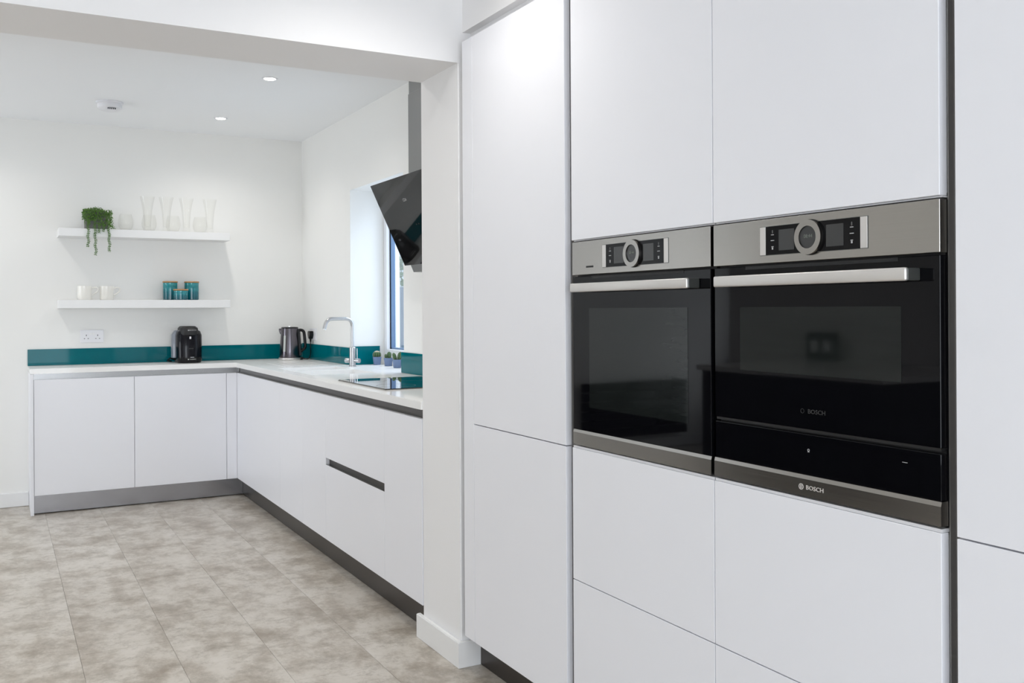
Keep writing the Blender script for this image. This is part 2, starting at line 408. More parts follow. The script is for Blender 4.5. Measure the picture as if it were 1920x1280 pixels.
bx('ceiling', CEIL, (-3.6, 2.4, -3.6, YB + 0.2, ZC, ZC + 0.1), **st)
# beam and pier between the two halves of the room (one plastered skin)
us = [XL, 1.4435, XW]; vs = [0.0, 2.143, ZC]
bm = grid_slab(B(), us, vs, lambda u, v: u > 1.4435 or v > 2.143, 3.037, 3.369, 'y')
be = [e for e in bm.edges if abs((e.verts[0].co.y + e.verts[1].co.y) / 2 - 3.037) < 1e-4 and all(abs(v.co.x - 1.4435) < 1e-4 for v in e.verts) and all(v.co.z < 2.15 for v in e.verts)]
bmesh.ops.bevel(bm, geom=be, offset=0.004, segments=3, affect='EDGES')
obj('wall_partition', bm, NIBP, **st)
# bulkhead over tall units
bm = box(B(), 1.462, XW, -3.35, 3.037, 2.2526, ZC)
obj('wall_bulkhead', bm, NIBP, **st)
bx('wall_bulkhead', NIBP, (1.494, 1.56, -0.2, 3.037, 2.216, 2.2526), **st)

# floor: base slab with separate tiles
fl = bx('floor', GROUT, (-3.6, XW, -3.6, YB, -0.1, -0.002), org=(0, 0, 0), **st)
TW, TL = 0.3132, 0.626
tm = None
cnt = 0
ix0 = int(math.floor((-1.1 - 0.2635) / TW)); ix1 = int(math.ceil((1.55 - 0.2635) / TW))
ntile = 0
for i in range(ix0, ix1):
    xa = 0.2635 + i * TW
    off = (0.0, 0.313)[i % 2] + 0.07
    for j in range(-2, 12):
        ya = off + j * TL
        yb = min(ya + TL, YB)
        if ya < -0.9 or yb - ya < 0.05: continue
        full = abs(yb - ya - TL) < 1e-6
        if full and tm is not None:
            o = D.objects.new('tile', tm); C.objects.link(o)
        else:
            bm = box(B(), 0.0004, TW - 0.0004, 0.0004, (yb - ya) - 0.0004, -0.0025, 0.0, bev=0.0006)
            me = D.meshes.new('tile'); bm.to_mesh(me); bm.free(); me.materials.append(FLOOR)
            if full: tm = me
            o = D.objects.new('tile', me); C.objects.link(o)
        o.parent = fl; o.location = (xa, ya, 0.0)
        ntile += 1
# remaining floor outside view as larger sheets
for d in ((-3.6, 0.2635 + ix0 * TW - 0.001, -3.6, YB, -0.0025, 0), (0.2635 + ix0 * TW, XW, -3.6, -0.85, -0.0025, 0)):
    bx('tile_field', FLOOR, d, fl, kind='stuff')
print('tiles', ntile)

# baseboards
bx('baseboard_back', SKIRT, (-3.39, 0.1815, YB - 0.018, YB, 0.001, 0.0915), bev=0.003, seg=2, **st)
poly = [(1.4435 - 0.018, 3.019), (1.515, 3.019), (1.515, 3.037), (1.4435, 3.037), (1.4435, 3.4), (1.4255, 3.4)]
bm = prism(B(), poly, 'z', 0.001, 0.0912)
te = [e for e in bm.edges if all(v.co.z > 0.09 for v in e.verts)]
bmesh.ops.bevel(bm, geom=te, offset=0.003, segments=2, affect='EDGES')
obj('baseboard_partition', bm, SKIRT, **st)
bx('baseboard_left', SKIRT, (XL + 0.0, XL + 0.018, 4.685, 5.50, 0.001, 0.0915), bev=0.003, **st)

# ------------------------------------------------------------------ window over the sink
def window1():
    r = bx('window_1', UPVC, (2.2400, 2.31, 4.958, 5.865, 0.9126, 0.935), **st)
    y0, y1, z0, z1 = 4.958, 5.865, 0.935, 2.042
    for nm, d in (('frame_jamb', (2.24, 2.30, 5.815, y1, z0, z1)), ('frame_jamb', (2.24, 2.30, y0, y0 + 0.05, z0, z1)),
                  ('frame_head', (2.24, 2.30, y0 + 0.05, 5.815, z1 - 0.055, z1)), ('frame_sill', (2.24, 2.30, y0 + 0.05, 5.815, z0, 1.012))):
        bx(nm, UPVC, d, r, bev=0.004, seg=2)
    bx('gasket', GASK, (2.262, 2.268, 5.811, 5.8155, 1.012, z1 - 0.055), r)
    for d in ((2.268, 2.296, 5.803, 5.813, 1.012, z1 - 0.055), (2.268, 2.296, y0 + 0.05, y0 + 0.062, 1.012, z1 - 0.055), (2.268, 2.296, y0 + 0.05, 5.813, 1.012, 1.022)):
        bx('spacer_bar', SPACER, d, r)
    bx('mullion', UPVC, (2.24, 2.30, 5.36, 5.41, 1.012, z1 - 0.055), r, bev=0.004)
    bx('pane', PANE, (2.284, 2.288, 5.41, 5.803, 1.02, z1 - 0.055), r)
    bx('pane', PANE, (2.284, 2.288, y0 + 0.06, 5.36, 1.02, z1 - 0.055), r)
window1()
# garden doors behind the camera and side window (frames only; daylight enters through them)
r = bx('window_2', UPVC, (-2.3, 1.1, -3.5, -3.42, 0.08, 0.13), **st)
for xx in (-2.3, -1.17, -0.04, 1.05): bx('frame_stile', UPVC, (xx, xx + 0.05, -3.5, -3.42, 0.13, 2.15), r)
bx('frame_head', UPVC, (-2.3, 1.1, -3.5, -3.42, 2.15, 2.2), r)
r = bx('window_3', UPVC, (-3.52, -3.46, -1.7, 0.5, 0.7, 0.75), **st)
for yy in (-1.7, -0.62, 0.45): bx('frame_stile', UPVC, (-3.52, -3.46, yy, yy + 0.05, 0.75, 2.15), r)
bx('frame_head', UPVC, (-3.52, -3.46, -1.7, 0.5, 2.15, 2.2), r)

r = bx('fill_opening', UPVC, (-3.5, -3.44, 5.6, 6.7, 0.05, 0.10), **st)  # unseen frame added around the far-left fill lamp
for yy in (5.6, 6.65): bx('frame_stile', UPVC, (-3.5, -3.44, yy, yy + 0.05, 0.10, 2.10), r)  # stiles of the unseen frame added around the far-left fill lamp
bx('frame_head', UPVC, (-3.5, -3.44, 5.6, 6.7, 2.10, 2.15), r)

# outside the sink window
bx('ground', PATIO, (2.4, 12, -4, 16, -0.15, -0.1), **st)
bx('garden_wall', RENDER, (3.0, 3.585, 9.05, 9.25, -0.1, 3.2), label='white rendered garden wall seen through the sink window', cat='wall')
fn = thing('garden_fence', (4.6, 9.0, -0.1), 'grey timber garden fence seen through the sink window', 'fence')
for k in range(14):
    xa = 3.588 + k * 0.15
    bx('board', FENCE, (xa, xa + 0.142, 8.98, 9.0, -0.1, 1.50 + 0.008 * (k % 3)), fn, bev=0.003)
bx('fence_rail', FENCE, (3.588, 5.69, 9.0, 9.04, 0.3, 0.38), fn); bx('fence_rail', FENCE, (3.588, 5.69, 9.0, 9.04, 1.2, 1.28), fn)
sh = thing('garden_shrub', (4.1, 9.9, -0.1), 'leafy shrub rising behind the garden fence', 'shrub')
bm = B()
for k in range(1500):
    a = random.uniform(0, 2 * PI); rr = 0.75 * math.sqrt(random.random()); z = random.uniform(1.0, 2.9)
    c = Vector((4.1 + rr * math.cos(a), 9.9 + rr * math.sin(a) * 0.6, z)); s = 0.05
    d1 = Vector([random.uniform(-1, 1) for _ in range(3)]).normalized(); d2 = d1.orthogonal().normalized()
    bm.faces.new([bm.verts.new(c + d1 * s), bm.verts.new(c + d2 * s * 0.5), bm.verts.new(c - d1 * s), bm.verts.new(c - d2 * s * 0.5)])
obj('foliage', bm, SHRUB, sh, kind='stuff')
obj('stem', tube(B(), [(4.1, 9.9, -0.1), (4.12, 9.9, 1.0), (4.08, 9.88, 2.4)], [0.04, 0.03, 0.01], 8), SHRUB, sh)

# ------------------------------------------------------------------ tall units
def door_x(name, y0, y1, z0, z1, parent, x=A, **k):
    """lacquered front whose face looks to -x"""
    return bx(name, DOOR, (x, x + 0.02, y0, y1, z0, z1), parent, bev=0.0008, **k)
ZT = 2.2045
def tall(name, y0, y1, fronts, label, carc=None):
    t = thing(name, (1.72, (y0 + y1) / 2, 0.0), label, 'cabinet')
    for (z0, z1) in (carc or [(ZP, ZT)]):
        bx('carcass', CARC, (A + 0.0215, 1.99, y0 + 0.001, y1 - 0.001, z0, z1), t)
    for nm, a, b in fronts: door_x(nm, y0, y1, a, b, t)
    return t
Y0 = (2.3156, 2.9123)
tall('tall_cabinet', *Y0, [('door', ZP, 0.8715), ('door', 0.8745, ZT)], 'tall white two-door cabinet between the plaster pier and the single oven')
oc = [(ZP, 0.8725), (1.4625, ZT)]
def oven_tower(y0, y1, label):
    t = tall('oven_cabinet', y0, y1, [('drawer_front', ZP, 0.4990), ('drawer_front', 0.5015, 0.874), ('door', 1.4615, ZT)], label, carc=[(ZP, 0.868), (1.466, ZT)])
    bx('back_panel', CARC, (1.97, 1.99, y0 + 0.001, y1 - 0.001, 0.868, 1.466), t)
    bx('shelf_edge', EDGE, (A + 0.003, 1.97, y0 + 0.001, y1 - 0.001, 0.8745, 0.8805), t)
    bx('shelf_edge', EDGE, (A + 0.008, 1.97, y0 + 0.001, y1 - 0.001, 1.4585, 1.4612), t)
    return t
oven_tower(1.6770, 2.2800, 'white oven housing holding the left single oven, with deep drawer fronts below')
oven_tower(1.0845, 1.6745, 'white oven housing holding the right oven and warming drawer')
tall('tall_cabinet', 0.44, 1.0540, [('door', ZP, 0.8715), ('door', 0.8745, ZT)], 'tall white cabinet at the right edge, nearest the camera')
tall('tall_cabinet', -0.18, 0.437, [('door', ZP, 0.8715), ('door', 0.8745, ZT)], 'tall white cabinet past the right edge of the frame, next beyond the nearest one')
bx('filler_panel', DOOR, (A, A + 0.02, 2.9145, 2.9930, ZP, ZT), bev=0.0008, label='narrow white filler strip beside the plaster pier', cat='panel')
# vertical finger-pull channels
def vchan(y0, y1, label):
    t = thing('handle_channel', (A + 0.03, (y0 + y1) / 2, ZP), label, 'handle', 'vertical handle channels between tall cabinets')
    bx('channel_back', CHAN, (A + 0.034, A + 0.042, y0 + 0.0004, y1 - 0.0004, ZP, ZT), t)
    bx('channel_lip', CHAN, (A + 0.0205, A + 0.034, y1 - 0.003, y1 - 0.0004, ZP, ZT), t)
    bx('channel_lip', CHAN, (A + 0.0205, A + 0.034, y0 + 0.0004, y0 + 0.003, ZP, ZT), t)
    obj('channel_bead', tube(B(), [(A + 0.034, (y0 + y1) / 2, ZP), (A + 0.034, (y0 + y1) / 2, ZT)], 0.004, 10), CHAN, t, smooth=True)
vchan(2.2803, 2.3153, 'dark vertical handle channel left of the single oven')
vchan(1.0543, 1.0842, 'dark vertical handle channel right of the warming drawer')
bx('plinth', PLIN_SHADED, (1.513, 1.528, -0.18, 3.019, 0.002, ZP - 0.001), label='dark grey plinth under the tall cabinets, shade put into its colour', cat='plinth')

# ------------------------------------------------------------------ ovens
def fascia(t, y0, y1, yc, z0, z1, dy0, dy1, kw):
    """steel control fascia with black display, two screens and the control ring"""
    cp = bx('control_panel', STEEL, (A - 0.0015, A + 0.018, y0, y1, z0, z1), t, bev=0.0008)
    zc = 1.4087
    bx('display_bezel', GREYM, (A - 0.0020, A - 0.0015, dy0 - 0.0012, dy1 + 0.0012, 1.3780, 1.4394), cp)
    for s0, s1 in ((dy0, dy0 + 0.0165), (dy1 - 0.0165, dy1)):
        bx('touch_strip', SATIN, (A - 0.0032, A - 0.0020, s0, s1, 1.3790, 1.4384), cp, bev=0.0003)
    bx('display_glass', BGLASS, (A - 0.0030, A - 0.0020, dy0 + 0.017, dy1 - 0.017, 1.3790, 1.4384), cp)
    for s in (-1, 1):
        a = yc + s * 0.0425; b = yc + s * 0.0860
        bx('screen', SCRN, (A - 0.0034, A - 0.0030, min(a, b), max(a, b), 1.3868, 1.4300), cp)
    obj('control_ring', disc_x(B(), yc, zc, 0.0350, A - 0.011, A - 0.0034, r2=0.0228), STEEL, cp, smooth=True, label='bright steel control ring')
    obj('ring_shadow_gap', disc_x(B(), yc, zc, 0.0362, A - 0.004, A - 0.003), BPLA, cp, smooth=True)
    obj('ring_display', disc_x(B(), yc, zc, 0.0226, A - 0.008, A - 0.0034), SCRN, cp, smooth=True)
    for dz, wd in ((0.012, 0.008), (0.0, 0.010), (-0.013, 0.006)):
        for yy in (yc + 0.104, yc - 0.106):
            bx('touch_icon', PRINT, (A - 0.0033, A - 0.0030, yy - wd / 2, yy + wd / 2, zc + dz - 0.0008, zc + dz + 0.0008), cp)
    for yy in (yc + 0.104, yc - 0.106):
        bx('touch_icon', PRINT, (A - 0.0033, A - 0.0030, yy - 0.002, yy + 0.002, zc - 0.019, zc - 0.0145), cp)
        bx('touch_icon', DPRINT, (A - 0.0033, A - 0.0030, yy - 0.0014, yy + 0.0014, zc + 0.015, zc + 0.022), cp)
    return cp
def handle(door, y0, y1, z=1.3253):
    hz = 0.0120
    hb = B(); box(hb, A - 0.040, A - 0.030, y0, y1, z - hz, z + hz, bev=0.0035, seg=3)
    h = obj('handle', hb, SATIN, door, smooth=True, label='brushed steel bar handle')
    for s in (0, 1):
        ya = y0 - 0.0006 if s == 0 else y1 - 0.012
        yb = y0 + 0.012 if s == 0 else y1 + 0.0006
        bx('handle_bracket', GREYM, (A - 0.0345, A - 0.0008, ya, yb, z - hz + 0.0008, z + hz - 0.0008), door, bev=0.002, seg=2)
def icon_clock(cp, yc, body):
    text('clock_digits', body, 0.0105, (A - 0.0084, yc, 1.4105), '-x', CLOCK, cp)

# --- left: single oven
t = thing('oven', (1.7, 1.979, 0.8805), 'full-height built-in single oven, the left one, with steel fascia and black glass door', 'oven')
bx('oven_body', MBLK, (A + 0.018, 1.95, 1.6835, 2.2740, 0.8815, 1.4555), t)
cp = fascia(t, 1.6828, 2.2745, 1.9795, 1.3625, 1.4552, 1.8365, 2.1205, None)
bx('badge', MBLK, (A - 0.0022, A - 0.0014, 2.167, 2.202, 1.3810, 1.3860), cp)
icon_clock(cp, 1.9795, '08:44')
dr = bx('door', BGLASS, (A, A + 0.018, 1.6845, 2.2735, 0.9275, 1.3575), t, bev=0.001)
bx('door_window', WGLASS, (A - 0.0006, A, 1.7665, 2.1905, 0.9945, 1.2690), dr)
bx('vent_slot', MBLK, (A - 0.0008, A - 0.0002, 1.78, 2.175, 1.3510, 1.3572), dr)
handle(dr, 1.7220, 2.2280)
pl = [(A - 0.001, 0.8845), (A + 0.018, 0.8845), (A + 0.018, 0.9275), (A + 0.0015, 0.9275), (A - 0.001, 0.9195)]
obj('lower_trim', prism(B(), pl, 'y', 1.6845, 2.2750), STEEL, t)
# --- right: compact oven
t = thing('compact_oven', (1.7, 1.378, 1.0100), 'built-in compact oven, the right one, with black glass door above a warming drawer', 'oven')
bx('oven_body', MBLK, (A + 0.018, 1.95, 1.0865, 1.6720, 1.0175, 1.4555), t)
cp = fascia(t, 1.0832, 1.6722, 1.3797, 1.3622, 1.4552, 1.2372, 1.5208, None)
icon_clock(cp, 1.3797, '08:44')
dr = bx('door', BGLASS, (A, A + 0.018, 1.0840, 1.6705, 1.0215, 1.3575), t, bev=0.001)
bx('door_window', WGLASS, (A - 0.0006, A, 1.1648, 1.5868, 1.1310, 1.2690), dr)
bx('vent_slot', MBLK, (A - 0.0008, A - 0.0002, 1.1707, 1.5687, 1.3505, 1.3572), dr)
handle(dr, 1.1235, 1.6300)
text('lettering', 'BOSCH', 0.0125, (A - 0.0004, 1.367, 1.0575), '-x', FAINT, dr, xs=1.15)
obj('round_emblem', disc_x(B(), 1.405, 1.0575, 0.0048, A - 0.0005, A - 0.0001, r2=0.0040), FAINT, dr)
obj('lower_frame', box(B(), A + 0.004, A + 0.018, 1.0865, 1.6700, 1.0155, 1.0215), MBLK, t)
# --- warming drawer
t = thing('warming_drawer', (1.7, 1.379, 0.8805), 'black glass warming drawer with a steel lower trim under the compact oven', 'drawer')
bx('drawer_body', MBLK, (A + 0.018, 1.95, 1.0865, 1.6720, 0.8815, 1.0150), t)
fr = bx('front', BGLASS, (A, A + 0.018, 1.0840, 1.6700, 0.9290, 1.0110), t, bev=0.001)
obj('lower_trim', prism(B(), [(p[0], p[1] + 0.0005) for p in pl], 'y', 1.0840, 1.6735), STEEL, t)
bx('indicator', PRINT, (A - 0.0004, A, 1.153, 1.164, 0.9865, 0.9875), fr)
tube_bm = disc_x(B(), 1.389, 0.9795, 0.0028, A - 0.0005, A, r2=0.0018, n=16)
obj('touch_symbol', tube_bm, PRINT, fr)
bx('touch_symbol', PRINT, (A - 0.0004, A, 1.3865, 1.3915, 0.9755, 0.9765), fr)
text('lettering', 'BOSCH', 0.0125, (A - 0.0016, 1.372, 0.9035), '-x', ETCH, t, xs=1.15)
obj('round_emblem', disc_x(B(), 1.4085, 0.9035, 0.0062, A - 0.0018, A - 0.0009, r2=0.0050), ETCH, t)
bx('emblem_bar', ETCH, (A - 0.0018, A - 0.0009, 1.4065, 1.4072, 0.8995, 0.9075), t)
bx('emblem_bar', ETCH, (A - 0.0018, A - 0.0009, 1.4098, 1.4105, 0.8995, 0.9075), t)

# ------------------------------------------------------------------ base units, right leg
def base_x(y0, y1, label, kind='door', name='base_cabinet', ct=0.835):
    t = thing(name, (1.72, (y0 + y1) / 2, ZP), label, 'cabinet')
    bx('carcass', CARC, (BX + 0.0215, 1.995, y0 + 0.0005, y1 - 0.0005, ZP, ct), t)
    g = 0.0010
    if kind == 'door':
        door_x('door', y0 + g, y1 - g, ZP, ZD, t, x=BX)
    else:
        door_x('drawer_front', y0 + g, y1 - g, ZP, 0.4960, t, x=BX)
        door_x('drawer_front', y0 + g, y1 - g, 0.5315, ZD, t, x=BX)
        bx('grip_channel', RAIL_SHADED, (BX + 0.0195, BX + 0.0213, y0 + 0.001, y1 - 0.001, 0.4955, 0.532), t)
        bx('grip_lip', RAIL_LIT, (BX + 0.001, BX + 0.0195, y0 + 0.001, y1 - 0.001, 0.4962, 0.4985), t)
        bx('end_stop', EDGE, (BX + 0.001, BX + 0.019, y1 - 0.003, y1 - 0.001, 0.4990, 0.5312), t)
    return t
base_x(3.376, 3.781, 'narrow white base cabinet beside the plaster pier, right of the drawers')
base_x(3.781, 4.596, 'wide white base cabinet with two drawer fronts under the hob', 'drawer', 'drawer_cabinet')
base_x(4.596, 4.999, 'narrow white base cabinet just left of the drawer unit')
base_x(4.999, 5.462, 'white base cabinet below the sink bowl, second left of the drawers', ct=0.695)
base_x(5.462, YC, 'wide white base cabinet below the drainer, next to the inner corner', ct=0.695)
# rail + plinth right leg
def rail_x(y0, y1, label):
    t = thing('handle_rail', (BX + 0.02, (y0 + y1) / 2, ZD), label, 'handle rail')
    bx('rail_back', RAIL_SHADED, (BX + 0.024, BX + 0.028, y0, y1, 0.8355, ZW0 - 0.0005), t)
    bx('rail_foot', RAIL_SHADED, (BX + 0.0215, BX + 0.026, y0, y1, 0.8355, 0.850), t)
rail_x(3.376, YC + 0.02, 'dark recessed handle rail under the worktop of the sink run, shade put into its colour')
bx('plinth', PLIN_SHADED, (BX + 0.048, BX + 0.063, 3.372, YC + 0.062, 0.003, ZP - 0.001), label='dark plinth under the sink run, shade put into its colour', cat='plinth')
bx('end_panel', DOOR, (1.46, 2.0, 3.3705, 3.3755, 0.0, ZW0 - 0.001), label='white end panel of the sink run against the pier', cat='panel')
# ------------------------------------------------------------------ base units, back leg
def base_y(x0, x1, label):
    t = thing('base_cabinet', ((x0 + x1) / 2, 6.77, ZP), label, 'cabinet')
    bx('carcass', CARC, (x0 + 0.0005, x1 - 0.0005, YC + 0.0215, YB - 0.005, ZP, 0.835), t)
    bx('door', DOOR, (x0 + 0.0012, x1 - 0.0012, YC, YC + 0.02, ZP, ZD), t, bev=0.0008)
base_y(0.2015, 0.7863, 'white base cabinet at the left end of the back run')
base_y(0.7863, 1.3716, 'white base cabinet under the coffee machine on the back run')
bx('filler_panel', DOOR, (1.3728, BX - 0.0005, YC, YC + 0.02, ZP, ZD), bev=0.0008, label='narrow white corner filler on the back run', cat='panel')
bx('end_panel', DOOR, (0.1825, 0.2005, YC - 0.004, YB - 0.0005, 0.001, ZW0 - 0.001), bev=0.0008, label='thin white end panel closing the back run on the left', cat='panel')
t = thing('handle_rail', (0.8, YC + 0.02, ZD), 'recessed handle rail under the worktop of the back run, reflected light put into its colour', 'handle rail')
bx('rail_back', RAIL_LIT, (0.2012, BX + 0.022, YC + 0.024, YC + 0.028, 0.8355, ZW0 - 0.0005), t)
bx('rail_foot', RAIL_LIT, (0.2012, BX + 0.020, YC + 0.0215, YC + 0.026, 0.8355, 0.850), t)
bx('plinth', PLIN_LIT, (0.2012, BX + 0.047, YC + 0.048, YC + 0.063, 0.006, ZP - 0.001), label='brushed plinth under the back run, reflected light put into its colour', cat='plinth')

# ------------------------------------------------------------------ worktop, sink, splashbacks
us = [0.1795, BX - 0.005, 1.52, 1.89, XW - 0.0003]
vs = [3.3705, 4.9585, 5.07, 5.46, 5.50, 5.80, 5.8645, YC - 0.005, YB - 0.0005]
def wt(u, v):
    if 1.52 < u < 1.89 and (5.07 < v < 5.46 or 5.50 < v < 5.80): return False
    return v > YC - 0.005 or u > BX - 0.005
bm = grid_slab(B(), us, vs, wt, ZW0, ZW, 'z')
te = [e for e in bm.edges if all(abs(v.co.z - ZW) < 1e-5 for v in e.verts) and len(e.link_faces) == 2 and abs(e.link_faces[0].normal.dot(e.link_faces[1].normal)) < 0.5]
bmesh.ops.bevel(bm, geom=te, offset=0.0022, segments=2, affect='EDGES')
bx('window_sill', TOP, (XW - 0.0002, 2.2395, 4.9585, 5.8645, ZW0, ZW), **st)
worktop = obj('worktop', bm, TOP, label='glossy white L-shaped worktop with drainer grooves', cat='worktop')
for k in range(6):
    xg = 1.60 + k * 0.055
    bm = B(); box(bm, xg - 0.003, xg + 0.003, 5.93, 6.40 - 0.01 * k, ZW - 0.0005, ZW + 0.0012, bev=0.0005)
    obj('drainer_ridge', bm, SINK, worktop)
t = thing('sink', (1.705, 5.43, 0.70), 'white undermounted double-bowl sink below the window', 'sink')
def bowl(y0, y1, x0=1.52, x1=1.89, zb=0.71):
    bm = B(); w = 0.006
    us = [x0 - w, x0 + 0.001, x1 - 0.001, x1 + w]; vs = [y0 - w, y0 + 0.001, y1 - 0.001, y1 + w]
    grid_slab(bm, us, vs, lambda u, v: not (x0 < u < x1 and y0 < v < y1), zb, ZW0 - 0.0003, 'z')
    box(bm, x0 - w, x1 + w, y0 - w, y1 + w, zb - 0.008, zb)
    obj('bowl', bm, SINK, t)
    obj('waste', lathe(B(), (x0 + x1) / 2, (y0 + y1) / 2, [(0, zb + 0.004), (0.035, zb + 0.004), (0.04, zb + 0.0005), (0.0, zb + 0.0005)], 24), CHROME, t, smooth=True)
bowl(5.07, 5.46); bowl(5.50 - 0.0, 5.80)
ZS0, ZS = ZW + 0.001, 1.0255
def splash(dims, label):
    return bx('splashback', TEAL, dims, bev=0.0006, label=label, cat='splashback')
splash((0.1787, XW - 0.0075, YB - 0.0065, YB - 0.0005, ZW + 0.0008, 1.0205), 'long teal glass splashback on the back wall behind the coffee machine')
splash((XW - 0.0065, XW - 0.0005, 5.867, YB - 0.0070, ZW + 0.0008, 1.0240), 'teal glass splashback on the side wall behind the kettle')
splash((XW + 0.0005, 2.2080, 5.8580, 5.8640, ZW + 0.0008, 1.0320), 'bright teal glass splashback on the window reveal behind the tap')
splash((XW - 0.0065, XW - 0.0005, 3.3760, 4.9850, ZW + 0.0008, 1.0290), 'teal glass splashback beside the pier, right of the potted cacti')

# hob
t = thing('induction_hob', (1.75, 4.25, ZW), 'black glass induction hob set on the white worktop', 'hob')
bx('hob_rim', STEEL, (1.5045, 1.9655, 3.930, 4.586, ZW + 0.0003, ZW + 0.0035), t, bev=0.0008)
hg = bx('hob_glass', HOBG, (1.507, 1.963, 3.9325, 4.5835, ZW + 0.0035, ZW + 0.0062), t, bev=0.0006)
for (cx, cy, r_) in ((1.62, 4.09, 0.09), (1.84, 4.09, 0.075), (1.62, 4.42, 0.075), (1.84, 4.42, 0.1)):
    bm = B(); lathe(bm, cx, cy, [(r_, ZW + 0.0062), (r_, ZW + 0.0064), (r_ - 0.0015, ZW + 0.0064), (r_ - 0.0015, ZW + 0.0062)], 40)
    obj('zone_mark', bm, DPRINT, hg)

# tap
t = thing('tap', (1.966, 5.70, ZW), 'tall brushed nickel mixer tap with a square swan neck', 'tap')
ty = 5.70
obj('tap_body', lathe(B(), 1.966, ty, [(0, ZW + 0.0005), (0.024, ZW + 0.0005), (0.024, ZW + 0.004), (0.020, ZW + 0.006), (0.020, ZW + 0.120), (0.018, ZW + 0.122), (0, ZW + 0.122)], 32), TAPM, t, smooth=True)
path = [(1.966, ty, ZW + 0.12), (1.966, ty, ZW + 0.2)] + arc((1.966, ty, ZW), (1.966, ty, 1.214), (1.7, ty, 1.214), 0.05) + arc((1.966, ty, 1.214), (1.802, ty, 1.214), (1.783, ty, 1.148), 0.035) + [(1.7845, ty, 1.150)]
obj('spout', tube(B(), path, 0.0115, 16), TAPM, t, smooth=True)
obj('spout_outlet', tube(B(), [(1.7848, ty, 1.1515), (1.7835, ty, 1.1465)], 0.0123, 16), CHROME, t, smooth=True)
dv = Vector((0.60, -0.80, 0))
for s, nm in ((1, 'flow_knob'), (-1, 'temperature_knob')):
    c = Vector((1.966, ty, 0.9500)); a = c + dv * s * 0.018; b_ = c + dv * s * 0.045
    k = obj(nm, tube(B(), [a, b_, c + dv * s * 0.052], [0.013, 0.0145, 0.0145], 20), TAPM, t, smooth=True)
    e = c + dv * s * 0.034
    if s == 1: obj('lever', tube(B(), [e + Vector((0, 0, 0.010)), e + Vector((0, 0, 0.078))], 0.0026, 8), CHROME, k, smooth=True)

# ------------------------------------------------------------------ cooker hood
t = thing('cooker_hood', (1.9, 4.25, 1.45), 'angled black glass cooker hood with grey steel chimney', 'cooker hood')
p0, p1 = Vector((1.7040, 1.908)), Vector((1.8940, 1.4995)); d = (p1 - p0).normalized(); nrm = Vector((-d.y, d.x))
if nrm.x < 0: nrm = -nrm
q = [p0, p1, p1 + nrm * 0.010, p0 + nrm * 0.010]
gl = obj('glass_panel', prism(B(), [(a.x, a.y) for a in q], 'y', 3.85, 4.65, bev=0.0012), HGLASS, t)
b0 = p0 + nrm * 0.0105 + d * 0.03; b1 = p1 + nrm * 0.0105 - d * 0.01
obj('hood_body', prism(B(), [(b0.x, b0.y), (b1.x, b1.y), (1.9215, 1.464), (XW - 0.001, 1.464), (XW - 0.001, 1.90)], 'y', 3.90, 4.595), HOODM, t)
bx('chimney', HOODM, (1.7985, XW - 0.001, 4.13, 4.3615, 1.9005, 2.335), t, bev=0.001)
bx('chimney_extension', HOODM, (1.8015, XW - 0.001, 4.133, 4.3590, 2.335, ZC - 0.0005), t, bev=0.001)
def on_glass(s, y): return p0 + d * s - nrm * 0.0006
Xg = Vector((0, -1, 0)); Yg = Vector((-d.x, 0, -d.y))
c = on_glass(0.115, 0); text('lettering', 'CDA', 0.022, (c.x, 4.30, c.y), (Xg, Yg), PRINT, gl)
for k, yy in enumerate((4.195, 4.155)):
    c = on_glass(0.245, 0)
    bm = B(); bmesh.ops.create_icosphere(bm, subdivisions=1, radius=0.0045)
    for v in bm.verts: v.co = v.co * 0.9 + Vector((c.x, yy, c.y))
    obj('indicator_light', bm, REDL, gl)
for k, yy in enumerate((4.28, 4.25)):
    c = on_glass(0.245, 0)
    bm = B(); bmesh.ops.create_icosphere(bm, subdivisions=1, radius=0.004)
    for v in bm.verts: v.co = v.co + Vector((c.x, yy, c.y))
    obj('touch_button', bm, MBLK, gl)

# ------------------------------------------------------------------ ceiling things
def downlight(x, y, label, group=None, power=11, ang=150):
    t = thing('downlight', (x, y, ZC), label, 'ceiling light', group)
    obj('trim_ring', lathe(B(), x, y, [(0.043, ZC - 0.0005), (0.043, ZC - 0.003), (0.036, ZC - 0.005), (0.031, ZC - 0.003), (0.031, ZC - 0.0005)], 32), PLAS, t, smooth=True)
    obj('lamp_lens', lathe(B(), x, y, [(0.030, ZC - 0.001), (0.028, ZC - 0.0045), (0, ZC - 0.0055)], 24), LAMP, t, smooth=True)
    spot((x, y, ZC - 0.03), power, ang)
downlight(1.3117, 5.138, 'recessed ceiling downlight nearer the window', power=9)
downlight(1.2972, 6.3457, 'recessed ceiling downlight nearer the shelves')
for x, y in ((-0.16, 6.3457), (-0.16, 5.138), (1.3, 3.93), (-0.16, 3.93), (-1.4, 4.2)):
    downlight(x, y, 'recessed ceiling downlight out of frame in the far room', 'downlights out of frame in the far room', power=9 if y > 6 else 16)
for x, y in ((1.02, 2.50), (-0.6, 2.4), (-0.6, 0.4), (-2.2, 2.4), (-2.2, 0.4), (-0.6, -1.8), (0.9, -1.8)):
    downlight(x, y, 'recessed ceiling downlight out of frame in the near room', 'downlights out of frame in the near room', power=14 if x > 1 else 44, ang=150 if x > 1 else 95)
t = thing('smoke_alarm', (0.607, 6.165, ZC), 'round white smoke alarm on the ceiling', 'smoke alarm')
zz = ZC - 0.0005
obj('alarm_base', lathe(B(), 0.607, 6.165, [(0, zz), (0.078, zz), (0.078, zz - 0.010), (0.072, zz - 0.014), (0.0, zz - 0.014)], 40), PLAS, t, smooth=True)
